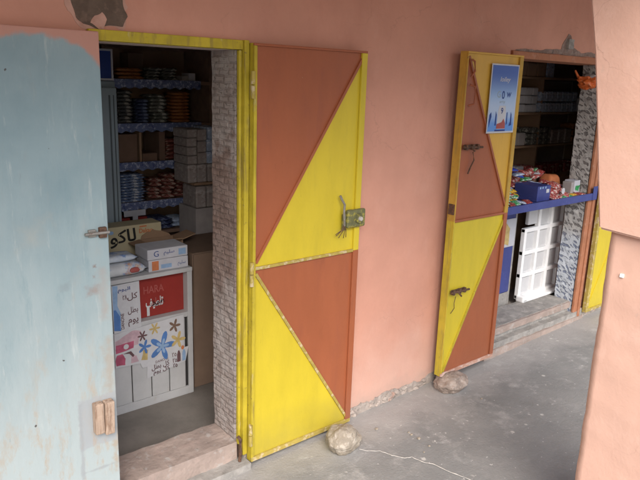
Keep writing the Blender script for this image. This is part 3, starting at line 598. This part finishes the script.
# white sheet with arabic advert
no = thing('notice', (1.24, YC-.003, .5), 'white sheet with dark Arabic words and blue edge beside the red panel', 'notice')
y0 = YC-.0075
MB().box(1.165, 1.312, y0, y0+.0012, .515, .770, rot=(0, R(-1), 0)).build('sheet', M['paper'], no)
yl = y0-.001
printed(no, 'blue_edge', [(1.168, .53), (1.205, .522), (1.205, .62), (1.19, .66), (1.195, .765), (1.168, .768)], yl, M['skyprint'])
printed(no, 'blue_edge', [(1.168, .53), (1.202, .523), (1.202, .60), (1.18, .64), (1.17, .64)], yl-.0008, M['blueprint'])
lettering('lettering', '\ufee1\ufeee\ufef4\ufedf\ufe8d', 1.195, yl-.0012, .725, .028, M['navyprint'], no, w=.065, weight=.012)
lettering('lettering', 'DANONE', 1.222, yl-.0012, .53, .018, M['ink'], no, w=.085, rot=R(90), weight=.012)
for zz, s in ((.675, '\ufede\ufedb'), (.60, '\ufede\ufec4\ufe91'), (.535, '\ufee1\ufeee\ufef3')):
    lettering('lettering', s, 1.243, yl-.0012, zz, .042, M['ink'], no, w=.055, weight=.012)
lettering('lettering', '\u0662\u0668', 1.218, yl-.0012, .685, .026, M['ink'], no, w=.024, weight=.02)
def flower(cx, cz, r, n=6):
    return [(cx+r*(.62+.38*math.cos(n*a))*math.cos(a), cz+1.1*r*(.62+.38*math.cos(n*a))*math.sin(a)) for a in [2*math.pi*k/48 for k in range(48)]]
# big children's poster, plain flower stand-in for the printed figures
pp = thing('poster', (1.37, YC-.006, .43), 'large pastel poster with blue and yellow flowers on the white cabinet', 'poster')
y0 = YC-.0105
MB().prism([(1.165, .325), (1.30, .318), (1.31, .288), (1.42, .292), (1.555, .322), (1.556, .538), (1.165, .512)], y0, y0+.0012).build('sheet', M['paper'], pp)
yl = y0-.0009
printed(pp, 'pink_field', ragged([(1.167, .42), (1.29, .43), (1.31, .50), (1.26, .51), (1.167, .47)], .006, 4, 3), yl, M['palepink'])
printed(pp, 'pink_band', ragged([(1.170, .405), (1.265, .415), (1.27, .455), (1.172, .45)], .004, 4, 1), yl-.0008, M['pink'])
printed(pp, 'round_badge', ell(1.225, .432, .014, .014), yl-.0016, M['paper'])
printed(pp, 'pink_leaves', ragged([(1.17, .335), (1.215, .33), (1.225, .37), (1.20, .40), (1.172, .39)], .012, 4, 6), yl-.0008, M['pink'])
printed(pp, 'pink_leaves', ragged([(1.245, .335), (1.29, .335), (1.285, .37), (1.26, .38)], .008, 4, 9), yl-.0008, M['palepink'])
printed(pp, 'dark_stem', ragged([(1.205, .395), (1.25, .40), (1.27, .375), (1.262, .365), (1.24, .388)], .003, 3, 2), yl-.0016, M['ink'])
printed(pp, 'navy_flower', flower(1.325, .405, .038, 5), yl-.0008, M['blueprint'])
printed(pp, 'dark_flower', flower(1.315, .470, .028), yl-.0016, M['ink'])
printed(pp, 'yellow_leaf', ragged([(1.305, .335), (1.34, .33), (1.345, .385), (1.315, .39)], .004, 4, 8), yl-.0004, M['gold'])
printed(pp, 'blue_flower', flower(1.425, .385, .078, 5), yl-.0008, M['blueprint'])
printed(pp, 'flower_heart', flower(1.425, .385, .04, 5), yl-.0016, M['skyprint'])
printed(pp, 'yellow_flower', flower(1.385, .495, .032), yl-.0008, M['gold'])
printed(pp, 'yellow_flower', flower(1.518, .400, .046, 5), yl-.0012, M['gold'])
printed(pp, 'brown_flower', flower(1.50, .485, .036, 5), yl-.0008, M['darkcard'])
printed(pp, 'orange_dot', ell(1.545, .348, .009, .012), yl-.002, M['orange'])
# strip with the milk slogan
nb = thing('notice', (1.45, YC-.005, .27), 'white slogan sheet below the flower poster reading in dark Arabic', 'notice')
y0 = YC-.0065
MB().prism([(1.335, .218), (1.565, .262), (1.585, .345), (1.34, .325)], y0, y0+.0012).build('sheet', M['paper'], nb)
yl = y0-.005
lettering('lettering', 'DANONE', 1.385, yl, .295, .014, M['ink'], nb, w=.075, rot=R(4), weight=.012)
lettering('lettering', '\ufede\ufec4\ufe91 \ufede\ufedb', 1.362, yl, .252, .036, M['ink'], nb, w=.105, rot=R(5), weight=.012)
lettering('lettering', '\ufee1\ufeee\ufef3 \ufede\ufedb', 1.372, yl, .225, .032, M['ink'], nb, w=.095, rot=R(5), weight=.012)
for (xx, zz) in ((1.482, .305), (1.485, .27), (1.487, .24)): lettering('lettering', '\u0662\u0665', xx, yl, zz, .026, M['ink'], nb, w=.026, rot=R(4), weight=.02)
for (xx, m_) in ((1.522, 'ink'), (1.553, 'skyprint')):
    printed(nb, 'bottle', [(xx-.010, .268), (xx+.010, .270), (xx+.010, .315), (xx+.004, .335), (xx-.004, .335), (xx-.010, .312)], yl, M[m_])

# ------------------------------------------------------------------ things on the cabinet
ZT = .7955
def carton(name, x0, x1, y0, y1, z0, z1, m, label, cat='box', group=None, yaw=0, bev=.004):
    o = thing(name, ((x0+x1)/2, (y0+y1)/2, z0), label, cat, group)
    MB().box(x0, x1, y0, y1, z0, z1, bev).build('body', M[m], o)
    o.rotation_euler.z = yaw
    return o
b1 = carton('carton', 1.382, 1.606, .70, .86, ZT, ZT+.062, 'carton', 'flat white carton with an orange square, lower of the pair on the cabinet', yaw=R(-2))
MB().box(1.40, 1.437, .6985, .6995, ZT+.006, ZT+.056).build('orange_mark', M['orange'], b1)
lettering('lettering', '\ufee2\ufef4\ufee0\ufeb3', 1.545, .6985, ZT+.012, .03, M['navyprint'], b1, w=.045)
printed(b1, 'blue_stripe', [(1.45, ZT+.012), (1.51, ZT+.012), (1.51, ZT+.034), (1.45, ZT+.034)], .6985, M['skyprint'])
b2 = carton('carton', 1.375, 1.604, .70, .86, ZT+.064, ZT+.120, 'carton', 'flat white carton with blue lettering, upper of the pair on the cabinet', yaw=R(-1))
lettering('lettering', '\ufee2\ufef4\ufee0\ufeb3', 1.465, .6985, ZT+.080, .03, M['navyprint'], b2, w=.06, weight=.01)
lettering('lettering', 'G', 1.41, .6985, ZT+.08, .03, M['navyprint'], b2)
printed(b2, 'blue_mark', [(1.55, ZT+.074), (1.592, ZT+.074), (1.592, ZT+.108), (1.55, ZT+.108)], .6985, M['skyprint'])
def pillow(x0, x1, y0, y1, z0, z1, n=10):
    t = bmesh.new(); bmesh.ops.create_grid(t, x_segments=n, y_segments=n, size=1)
    top = {}
    g1 = [[None]*(n+1) for _ in range(n+1)]; g2 = [[None]*(n+1) for _ in range(n+1)]
    t.clear()
    for i in range(n+1):
        for k in range(n+1):
            a, b_ = i/n*2-1, k/n*2-1; h = (max(0, (1-a**4)*(1-b_**4)))**.5
            h *= 1+.12*mnoise.noise(Vector((a*2+x0*9, b_*2, 3)))
            px, py = (x0+x1)/2+a*(x1-x0)/2, (y0+y1)/2+b_*(y1-y0)/2; zc = z0+(z1-z0)*.42
            g1[i][k] = t.verts.new((px, py, zc+h*(z1-zc))); g2[i][k] = g1[i][k] if i in (0, n) or k in (0, n) else t.verts.new((px, py, zc-h*(zc-z0)))
    for i in range(n):
        for k in range(n):
            t.faces.new((g1[i][k], g1[i+1][k], g1[i+1][k+1], g1[i][k+1])); t.faces.new((g2[i][k], g2[i][k+1], g2[i+1][k+1], g2[i+1][k]))
    return t
bg = thing('bag', (1.24, .80, ZT), 'shiny printed bag with a red mark, lying on the edge of the cabinet', 'bag')
MB().merge(pillow(1.06, 1.372, .69, .86, ZT, ZT+.068)).build('sack', M['bag2'], bg, smooth=True)
MB().merge(pillow(1.27, 1.325, .686, .698, ZT+.018, ZT+.045, 6)).build('red_mark', M['fadedred'], bg, smooth=True)
bg2 = MB().merge(pillow(1.08, 1.335, .72, .84, ZT+.070, ZT+.108)).build('bag', M['bag'], smooth=True, loc=(1.2, .88, ZT+.088)); tag(bg2, 'small shiny blue and white bag lying on top of the printed bag', 'bag')
# tall cream carton with the hand-painted word
tb_ = carton('carton', 1.02, 1.60, 1.0, 1.125, ZT, .985, 'cream', 'tall cream carton with a big black Arabic word behind the bags')
lettering('lettering', '\u0648\ufb90\ufe8e\ufedf', 1.298, .998, .868, .095, M['black'], tb_, w=.15, rot=R(3), weight=.02)
lettering('lettering', 'Dakao', 1.465, .998, .935, .026, M['orange'], tb_, w=.08, weight=.03)
printed(tb_, 'red_bar', [(1.468, .968), (1.51, .969), (1.51, .977), (1.468, .976)], .9985, M['orange'])
printed(tb_, 'blue_mark', ell(1.305, .955, .014, .010), .9985, M['skyprint'])
# open brown carton
ob = thing('open_carton', (1.55, .93, ZT), 'open brown cardboard box with raised flaps behind the white cartons', 'box')
q = MB(); q.box(1.46, 1.466, .88, .99, ZT, .90); q.box(1.664, 1.67, .88, .99, ZT, .90); q.box(1.46, 1.67, .876, .882, ZT, .895); q.box(1.46, 1.67, .988, .994, ZT, .90); q.box(1.46, 1.67, .88, .99, ZT, ZT+.005)
q.build('tray', M['card'], ob)
MB().prism(ragged([(1.47, .895), (1.655, .90), (1.645, .915), (1.60, .935), (1.55, .945), (1.53, .93), (1.51, .935), (1.48, .92)], .008, 4, 2), .995, .999).build('flap', M['card'], ob)
MB().box(1.668, 1.673, .88, .99, .90, .985, rot=(0, R(75), 0), piv=(1.67, .93, .90)).build('flap', M['card'], ob)
MB().box(1.458, 1.463, .88, .99, .90, .965, rot=(0, R(-100), 0), piv=(1.46, .93, .90)).build('flap', M['card'], ob)
MB().box(1.47, 1.655, .872, .877, .895, .925, rot=(R(50), 0, 0), piv=(1.5, .876, .895)).build('flap', M['card'], ob)
# tall cardboard beside the cabinet
tc = thing('tall_carton', (1.83, .9, .052), 'tall plain brown cardboard carton standing right beside the cabinet', 'box')
MB().box(1.642, 2.10, .72, 1.1, .053, .855, .004).build('body', M['midcard'], tc)
MB().box(1.645, 2.09, .712, .718, .50, .85, rot=(R(1), 0, 0)).build('flap', M['midcard'], tc)

# fridge
fr = thing('drinks_fridge', (1.15, 1.4, .052), 'upright blue grey drinks fridge with a dark blue header sign', 'fridge')
MB().box(.90, 1.455, 1.22, 1.75, .053, 1.755, .008).build('cabinet_body', M['fridge'], fr)
dd = MB().box(.92, 1.447, 1.185, 1.215, .10, 1.72, .006).build('door', M['fridge'], fr)
MB().box(1.40, 1.408, 1.180, 1.1845, .14, 1.68).build('gasket_line', M['fridgedark'], dd)
MB().box(1.425, 1.429, 1.180, 1.1845, .14, 1.68).build('gasket_line', M['fridgedark'], dd)
hs = MB().box(.92, 1.432, 1.20, 1.30, 1.762, 1.918, .004).build('header_sign', M['darkblue'], fr)
hb = MB(); hb.box(.92, 1.436, 1.192, 1.199, 1.758, 1.768); hb.box(.92, 1.436, 1.192, 1.199, 1.912, 1.922); hb.box(1.426, 1.436, 1.192, 1.199, 1.768, 1.912); hb.build('sign_border', M['carton'], hs)

# shelf unit
sh = thing('shelf_unit', (1.8, 1.55, .052), 'brown shelves with blue floral edging at the back of the shop', 'shelves')
SY = 1.40; LV = [1.762, 1.505, 1.272, 1.026, .83]
for k, z in enumerate(LV):
    s = MB().box(1.47, 2.16, SY, SY+.34, z-.022, z).build('shelf', M['shelfwood'], sh)
    if k < 4:
        e = []
        n = 46
        for i in range(n+1): e.append((1.47+.62*i/n, z-.046-.006*math.sin(i*1.3)-.004*mnoise.noise(Vector((i*.4, k, 0)))))
        MB().prism([(1.47, z+.004)]+e+[(2.09, z+.004)], SY-.003, SY-.001).build('shelf_edging', M['trim'], s)
for x in (1.465, 2.16): MB().box(x, x+.02, SY+.01, SY+.35, .053, 1.95).build('upright', M['shelfwood'], sh)
MB().box(1.46, 2.18, SY+.345, SY+.36, .053, 1.95).build('back_board', M['card'], sh)

proto = {}
def stack(m, x0, x1, z0, n, th, y0, y1, label, group, jit=.006, name='packet', cat='packet'):
    key = (m, round(x1-x0, 3), round(th, 4))
    for i in range(n):
        if key not in proto:
            o = MB().merge(pillow(-(x1-x0)/2, (x1-x0)/2, -(y1-y0)/2, (y1-y0)/2, 0, th, 6)).build(name, M[m], smooth=True); proto[key] = o
        else: o = proto[key].copy(); col.objects.link(o)
        o.location = ((x0+x1)/2+random.uniform(-jit, jit), (y0+y1)/2+random.uniform(-jit, jit), z0+.001+i*th*.93)
        o.rotation_euler.z = random.uniform(-.08, .08)
        tag(o, label, cat, group)
z = LV[0]
stack('pk_orange', 1.555, 1.73, z, 3, .024, SY+.02, SY+.16, 'orange packet in the low pile on the top shelf', 'orange packets on the top shelf', .015)
stack('pk_grey', 1.745, 1.835, z, 4, .02, SY+.02, SY+.15, 'grey wrapped packet in the striped pile beside the orange pile, top shelf', 'grey packets on the top shelf', .01)
stack('pk_grey', 1.85, 1.95, z, 4, .02, SY+.02, SY+.15, 'grey wrapped packet in the pile beside two small boxes, top shelf', 'grey packets by the small boxes', .01)
carton('carton', 1.965, 2.01, SY+.02, SY+.12, z+.001, z+.032, 'palecarton', 'small grey box, lower one on the top shelf', yaw=.1)
carton('carton', 2.02, 2.065, SY+.02, SY+.12, z+.001, z+.05, 'carton', 'small pale box, taller one at the end of the top shelf')
carton('carton', 1.70, 1.80, SY+.20, SY+.32, z+.001, z+.16, 'darkcard', 'tall dark box at the back of the top shelf')
z = LV[1]
stack('pk_dark', 1.545, 1.655, z, 9, .023, SY+.02, SY+.18, 'black packet with pale edge in the stack at the fridge end, second shelf', 'black packets on the second shelf')
stack('pk_navy', 1.665, 1.755, z, 7, .022, SY+.02, SY+.18, 'navy packet in the stack between black and grey stacks, second shelf', 'navy packets on the second shelf')
stack('pk_grey', 1.765, 1.885, z, 8, .023, SY+.02, SY+.18, 'grey packet in the untidy stack next to the orange stack, second shelf', 'grey packets on the second shelf', .014)
stack('pk_orange', 1.905, 2.04, z, 9, .0225, SY+.02, SY+.18, 'orange packet in the neat tall stack on the second shelf', 'orange packets on the second shelf', .003)
z = LV[2]
carton('carton', 1.545, 1.665, SY+.03, SY+.25, z+.001, z+.17, 'darkcard', 'plain dark brown carton at the fridge end of the third shelf')
carton('carton', 1.675, 1.69, SY+.02, SY+.25, z+.001, z+.18, 'card', 'thin upright cardboard divider on the third shelf', 'cardboard')
carton('carton', 1.70, 1.795, SY+.03, SY+.25, z+.001, z+.05, 'darkcard', 'low dark carton in the middle of the third shelf')
carton('carton', 1.81, 1.85, SY+.03, SY+.25, z+.001, z+.18, 'darkcard', 'narrow upright dark carton in the middle of the third shelf')
stack('pk_red', 1.86, 1.98, z, 5, .028, SY+.03, SY+.2, 'dark red packet in the short stack on the third shelf', 'dark red packets on the third shelf')
z = LV[3]
stack('pk_bw', 1.535, 1.715, z, 10, .0185, SY+.01, SY+.16, 'blue and white striped packet in the tall stack on the fourth shelf', 'striped packets on the fourth shelf', .009)
stack('pk_red', 1.735, 1.825, z, 5, .028, SY+.02, SY+.16, 'dark red packet in the heap beside the striped stack, fourth shelf', 'dark red packets on the fourth shelf', .02)
stack('pk_red', 1.83, 1.93, z, 6, .028, SY+.02, SY+.16, 'dark red packet in the middle heap of the fourth shelf', 'dark red packets in the middle heap', .02)
stack('pk_red', 1.935, 2.035, z, 5, .028, SY+.02, SY+.16, 'dark red packet in the heap at the far end of the fourth shelf', 'dark red packets at the far end', .02)
carton('carton', 1.56, 1.78, SY+.2, SY+.33, z+.001, z+.21, 'card', 'brown cardboard box behind the striped stack')
z = LV[4]
carton('carton', 1.53, 1.595, SY+.02, SY+.2, z+.001, z+.10, 'redboard', 'dark red box left of the white T shaped card', yaw=.02)
carton('carton', 1.64, 1.71, SY+.02, SY+.2, z+.001, z+.10, 'redboard', 'dark red box right of the white T shaped card')
tg = thing('price_card', (1.617, SY-.01, z), 'white T shaped card hanging below the striped packets', 'card')
MB().box(1.545, 1.685, SY-.012, SY-.009, z+.115, z+.152).box(1.60, 1.634, SY-.012, SY-.009, z+.001, z+.115).build('card_sheet', M['carton'], tg)
stack('pk_navy', 1.73, 1.89, z, 3, .025, SY+.02, SY+.2, 'dark blue packet lying on the lowest shelf', 'dark blue packets on the lowest shelf', .02)
stack('pk_pale', 1.90, 2.02, z, 2, .03, SY+.02, SY+.2, 'pale crumpled packet at the end of the lowest shelf', 'pale packets on the lowest shelf', .01)
carton('carton', 1.60, 2.08, SY+.0, SY+.30, .64, .79, 'darkcard', 'wide dark carton below the lowest shelf')
# pale cartons on the right
side = thing('side_stand', (2.2, 1.25, .052), 'plain dark wooden stand under the pale packs beside the shelves', 'stand')
MB().box(1.93, 2.5, 1.15, 1.385, .053, .80).build('stand_body', M['shelfwood'], side)
MB().box(1.895, 2.5, 1.145, 1.385, 1.148, 1.163).build('board', M['card'], side)
YS = 1.15
def pack_column(x0, w, z0, n, h, m, lab, grp):
    for i in range(n):
        a = x0+random.uniform(-.004, .004)
        o = carton('pack', a, a+w, YS+random.uniform(0, .006), YS+.18, z0+i*h, z0+(i+1)*h-.002, m, lab, 'pack', grp, random.uniform(-.03, .03), .008)
pack_column(1.855, .066, 1.277, 4, .053, 'sidecarton', 'small pale printed pack in the column nearest the shelf ends', 'small printed packs nearest the shelves')
pack_column(1.926, .060, 1.277, 3, .070, 'sidecarton', 'squarish pale pack in the second column of the pile on the board', 'squarish packs in the second column')
pack_column(1.992, .09, 1.277, 3, .074, 'pk_pale', 'blue grey pack in the column next to the brick reveal', 'blue grey packs by the brick reveal')
for i in range(4): carton('pack', 1.855+i*.068, 1.918+i*.068, YS, YS+.18, 1.164, 1.275, 'sidecarton', 'upright pale printed pack standing in the row on the board', 'pack', 'upright packs on the board', random.uniform(-.03, .03), .01)
for i in range(3): carton('pack', 1.91+i*.075, 1.98+i*.075, YS, YS+.18, 1.005, 1.140, 'sidecarton', 'tall pale pack standing in the row under the board', 'pack', 'tall packs under the board', random.uniform(-.03, .03), .01)
carton('carton', 1.905, 2.45, YS, YS+.22, .801, 1.002, 'palecarton', 'large pale grey carton at the bottom of the pile beside the shelves')
hk = MB().cyl((1.3, .26, 1.93), (1.3, .26, 1.905), .006).cyl((1.3, .26, 1.905), (1.3, .26, 1.885), .010, .006).build('hook', M['plastic'], loc=(1.3, .26, 1.93)); hk.location = (1.325, .26, 2.0); tag(hk, 'small white hook hanging under the yellow door head', 'hook')
MB().cyl((1.325, .26, 1.98), (1.325, .26, 2.35), .003).build('cord', M['plastic'], hk)

# ------------------------------------------------------------------ shop two
ct = thing('counter_board', (3.95, .15, 1.04), 'deep blue painted counter board across the second doorway', 'counter')
MB().box(3.405, 4.49, .035, .42, 1.02, 1.045, .003).build('top', M['counter'], ct)
MB().box(3.385, 4.56, -.045, -.028, 1.012, 1.062, .003).box(3.405, 4.488, -.028, .035, 1.02, 1.0445).build('apron', M['counter'], ct)
MB().box(4.49, 4.552, -.0475, -.0455, 1.012, 1.112, .002).build('end_board', M['counter'], ct)
ZC = 1.046
def crate_grid():
    pl = thing('plastic_pallet', (4.43, .25, .217), 'white plastic grid pallet standing on edge under the blue counter', 'pallet')
    X = [4.15, 4.322, 4.494, 4.666]; Z = [.245, .415, .59, .765, .945]; yb = .262; q = .0155
    b = MB()
    for k, x in enumerate(X): b.box(x-q, x+q, yb-.012, yb+.02, Z[0]-.012, (Z[-1] if k else Z[-2])+.012, .003)
    for k, z in enumerate(Z): b.box((X[0] if k < 4 else X[1])-q, X[-1]+q, yb-.0115, yb+.0195, z-q, z+q, .003)
    b.build('grid_frame', M['plastic'], pl)
    for i in range(3):
        for k in range(4):
            if i == 0 and k == 3: continue
            MB().box(X[i]+q, X[i+1]-q, yb+.014, yb+.018, Z[k]+q, Z[k+1]-q, .001).box(X[i]+.028, X[i+1]-.028, yb+.008, yb+.0138, Z[k]+.03, Z[k+1]-.03, .004).build('cell_panel', M['greyplastic'], pl)
    MB().box(4.185, 4.30, yb-.002, yb+.03, .80, .92, .010, 3).build('corner_block', M['greyplastic'], pl)
    MB().box(4.13, 4.67, yb-.065, yb+.0, .2175, .238, .006).box(4.125, 4.19, yb-.065, yb, .2175, .262, .01).build('foot', M['plastic'], pl)
crate_grid()
fz = thing('chest_freezer', (3.75, .4, .19), 'blue freezer cabinet with a pale picture window under the counter', 'freezer')
MB().box(3.42, 4.055, .285, .85, .30, 1.0, .01).build('freezer_body', M['counter'], fz)
MB().box(3.42, 4.05, .29, .84, .1865, .298).build('plinth', M['cement'], fz)
pw = MB().box(3.72, 4.05, .276, .2845, .66, .87, .004).build('picture_window', M['carton'], fz)
printed(pw, 'orange_print', ragged([(3.86, .69), (3.97, .68), (3.98, .80), (3.93, .84), (3.86, .82)], .015, 4, 7), .2745, M['gold'])
tag(MB().cyl((4.085, .33, .19), (4.085, .33, 1.018), .03, None, 20).build('post', M['cement'], loc=(4.085, .33, .19)), 'grey cement post under the counter beside the white pallet', 'post')
# goods on the counter
stack('pk_green', 3.43, 3.51, ZC, 7, .019, -.02, .10, 'green and white packet in the stack at the door end of the counter', 'green packets on the blue counter', .004)
stack('pk_yel', 3.64, 3.78, ZC, 3, .028, .10, .22, 'yellow packet in the low pile on the blue counter', 'yellow packets on the blue counter', .01)
c1 = carton('display_box', 3.86, 4.02, .02, .20, ZC, ZC+.105, 'counter', 'deep blue box with white marks standing on the counter')
printed(c1, 'white_mark', [(3.965, ZC+.055), (4.0, ZC+.055), (4.0, ZC+.08), (3.965, ZC+.08)], .0185, M['paper'])
for xx in (3.88, 3.91, 3.945): printed(c1, 'white_mark', [(xx, ZC+.087), (xx+.016, ZC+.087), (xx+.016, ZC+.1), (xx, ZC+.1)], .0185, M['skyprint'])
for i, (x, y, z, a) in enumerate([(4.09, .03, 0, .2), (4.17, .05, 0, -.3), (4.24, .03, 0, .5), (4.13, .06, .034, -.2), (4.21, .07, .034, .3), (4.16, .07, .066, .1)]):
    if i == 0:
        o = MB().merge(pillow(-.055, .055, -.045, .045, 0, .038, 6)).build('snack_packet', M['pk_snack'], smooth=True); p0 = o
    else: o = p0.copy(); col.objects.link(o)
    o.location = (x, y+.02, ZC+z); o.rotation_euler = (.35, 0, a); tag(o, 'red snack packet in the heap at the front of the counter', 'packet', 'red snack packets on the counter')
sw = MB().prism(ell(4.155, ZC+.055, .02, .022), .0, .004).build('price_tag', M['paper']); tag(sw, 'round white tag in front of the red snack packets', 'tag')
c2 = carton('carton', 4.31, 4.345, .03, .10, ZC, ZC+.10, 'palecarton', 'narrow grey packet standing beside the red snack heap')
c3 = carton('carton', 4.37, 4.45, .04, .12, ZC, ZC+.105, 'carton', 'white and green carton standing at the brick end of the counter')
printed(c3, 'green_print', ragged([(4.385, ZC+.03), (4.435, ZC+.02), (4.445, ZC+.07), (4.39, ZC+.062)], .014, 4, 4), .0385, M['pk_green'])
carton('tray', 3.80, 4.06, .24, .40, ZC, ZC+.09, 'redboard', 'flat red tray box behind the blue box')
tp = MB().merge(pillow(3.62, 3.80, .24, .38, ZC, ZC+.10)).build('packet', M['pk_pale'], smooth=True, loc=(3.7, .3, ZC)); tag(tp, 'pale blue crumpled packet behind the yellow packets', 'packet')
tp = MB().merge(pillow(4.33, 4.47, .20, .32, ZC, ZC+.125)).build('packet', M['orange'], smooth=True, loc=(4.4, .25, ZC)); tag(tp, 'orange packet near the brick end of the counter', 'packet')
for i in range(8):
    o = p0.copy(); col.objects.link(o); o.location = (4.02+.05*i, .34+.02*(i % 2), ZC+.092+.014*(i % 3)); o.rotation_euler = (.5, .1, i*.7)
    if i == 0: carton('tray', 4.0, 4.47, .345, .418, ZC, ZC+.09, 'card', 'long brown tray holding red snack packets at the back of the counter')
    tag(o, 'red snack packet lying on the brown tray at the back of the counter', 'packet', 'red snack packets on the brown tray')
rr = random.Random(21)
kinds = [('pk_snack', 'small red packet in the mixed goods on the counter', 'packet'), ('pk_green', 'small green and white packet in the mixed goods on the counter', 'packet'), ('pk_yel', 'small yellow packet in the mixed goods on the counter', 'packet'), ('pk_pale', 'small pale blue packet in the mixed goods on the counter', 'packet'), ('carton', 'small white packet in the mixed goods on the counter', 'packet'), ('pk_blue', 'small deep blue packet in the mixed goods on the counter', 'packet')]
pr_ = {}
for i in range(58):
    m_, lab, cat = kinds[rr.choice([0, 0, 0, 1, 2, 3, 3, 4, 4, 5])]
    if m_ not in pr_: o = MB().merge(pillow(-.045, .045, -.03, .03, 0, .017, 6)).build('snack_packet', M[m_], smooth=True); pr_[m_] = o
    else: o = pr_[m_].copy(); col.objects.link(o)
    x, y = rr.uniform(3.5, 4.42), rr.uniform(.10, .40)
    if i < 16: x, y = 3.52+.06*(i % 16)+rr.uniform(-.01, .01), rr.uniform(.0, .05)
    if i < 16 and (3.82 < x < 4.06): y = .225
    base = .002 if i < 16 else .03+.13*(y-.1)/.3*rr.uniform(.4, 1)
    if 3.84 < x < 4.08 and y > .2: base += .075
    o.location = (x, y, ZC+base); o.rotation_euler = (rr.uniform(-.1, .5), rr.uniform(-.2, .2), rr.uniform(-1.5, 1.5)); tag(o, lab, cat, 'mixed small goods heaped on the counter')
tcx = carton('carton', 4.1, 5.6, .50, .66, .187, 1.08, 'card', 'long dark brown counter block deep inside the second shop', 'counter')
# back shelves
sh2 = thing('shelf_unit', (5.3, 1.0, .187), 'brown shelves at the back of the second shop', 'shelves')
K = .816
LV2 = [1.8+(q-1.8)*K for q in (.86, 1.20, 1.54, 1.90)]
for z in LV2: MB().box(4.2, 6.35, .80, 1.25, z-.018, z).build('shelf', M['card'], sh2)
for x in (4.2, 5.07, 6.33): MB().box(x, x+.02, .815, 1.25, .187, 2.3).build('upright', M['card'], sh2)
def rows(x0, n, w, z, m, lab, grp, h=.1, gap=.01, lv=1):
    for l in range(lv):
        for i in range(n):
            a = x0+i*(w+gap); zz = 1.8+(z-1.8)*K+.001+l*(h+.002)*K
            carton('packet', a*K, (a+w)*K, .815, .95, zz, zz+h*K*random.uniform(.9, 1), m, lab, 'packet', grp, random.uniform(-.05, .05), .012)
rows(5.62, 5, .10, 1.54, 'carton', 'white packet in the block on the upper shelf, second shop', 'white packets in the second shop', .085, .006, 3)
rows(6.20, 7, .10, 1.54, 'pk_pale', 'pale blue packet in the row on the upper shelf, second shop', 'pale blue packets in the second shop', .11, .008, 2)
rows(6.99, 4, .11, 1.54, 'carton', 'white packet beside the pale blue row, second shop', 'white packets beside the blue row', .17, .01, 1)
rows(5.45, 4, .13, 1.20, 'palecarton', 'grey packet on the middle shelf, second shop', 'grey packets on the middle shelf', .14)
rows(6.05, 4, .10, 1.20, 'pk_grey', 'grey green packet in the pile on the middle shelf, second shop', 'grey green packets on the middle shelf', .06, .01, 3)
rows(6.5, 3, .13, 1.20, 'sidecarton', 'printed pale packet on the middle shelf, second shop', 'printed packets on the middle shelf', .16)
rows(6.93, 4, .12, 1.20, 'pk_orange', 'orange brown packet on the middle shelf, second shop', 'orange brown packets on the middle shelf', .07, .01, 3)
rows(5.3, 5, .13, .86, 'carton', 'white packet on the low shelf, second shop', 'white packets on the low shelf', .13, .02)
rows(6.05, 8, .14, .86, 'pk_snack', 'red packet on the low shelf, second shop', 'red packets on the low shelf', .12, .02)
rows(5.55, 4, .16, 1.90, 'card', 'brown carton on the top shelf, second shop', 'brown cartons on the top shelf', .15, .02)
carton('carton', 5.12, 5.23, .82, .93, LV2[3]+.001, 2.01, 'pk_pale', 'single pale blue box standing on the top shelf, second shop')

# orange bag on the jamb
og = thing('plastic_bag', (4.53, .10, 1.86), 'orange plastic bag knotted to the stone jamb of the second doorway', 'bag')
MB().blob((4.478, .10, 1.845), (.045, .075, .045), 3, .5, 2.0, 5).build('crumpled_bag', M['orangebag'], og)
MB().tube([(4.47, .14, 1.86), (4.46, .17, 1.885), (4.45, .19, 1.925)], lambda i: .012-.003*i).build('tied_end', M['orangebag'], og)
MB().blob((4.476, .09, 1.885), (.028, .045, .018), 2, .4, 2, 2).build('pale_knot', M['palecarton'], og)

# ------------------------------------------------------------------ light, sky, camera
EL, AZ = R(43), R(-35)          # azimuth from -y towards -x is negative
w_ = bpy.data.worlds.new('World'); sc.world = w_; w_.use_nodes = True; nt = w_.node_tree
sky = nt.nodes.new('ShaderNodeTexSky'); sky.sky_type = 'NISHITA'; sky.sun_disc = False
sundir = Vector((math.sin(AZ)*math.cos(EL), -math.cos(AZ)*math.cos(EL), math.sin(EL)))   # towards the sun
sky.sun_elevation = EL; sky.sun_rotation = math.atan2(sundir.x, sundir.y)
sky.air_density = 1.0; sky.dust_density = 3.0
bgn = nt.nodes['Background']; nt.links.new(sky.outputs[0], bgn.inputs[0]); bgn.inputs[1].default_value = .074
ld = bpy.data.lights.new('sun', 'SUN'); ld.energy = 1.35; ld.angle = R(50); ld.color = (1, .985, .96)
lo = bpy.data.objects.new('sun', ld); col.objects.link(lo); lo.rotation_euler = (-sundir).to_track_quat('-Z', 'Y').to_euler()
cd = bpy.data.cameras.new('camera'); cam = bpy.data.objects.new('camera', cd); col.objects.link(cam); sc.camera = cam
cd.sensor_width = 36; cd.lens = 36.0; cd.clip_start = .05; cd.clip_end = 400
r_ = Vector((.769, -.638, .033)); u_ = Vector((.131, .208, .969)); f_ = Vector((.626, .741, -.243))
f_.normalize(); r_ = (r_-f_*r_.dot(f_)).normalized(); u_ = r_.cross(f_)
m4 = Matrix((r_, u_, -f_)).transposed().to_4x4(); m4.translation = Vector((0, -2.3, 1.8)); cam.matrix_world = m4
sc.view_settings.view_transform = 'Standard'; sc.view_settings.look = 'None'; sc.view_settings.exposure = 1.78; sc.view_settings.gamma = 1; sc.view_settings.use_curve_mapping = False
sc.cycles.use_denoising = True; sc.cycles.max_bounces = 8; sc.cycles.diffuse_bounces = 5
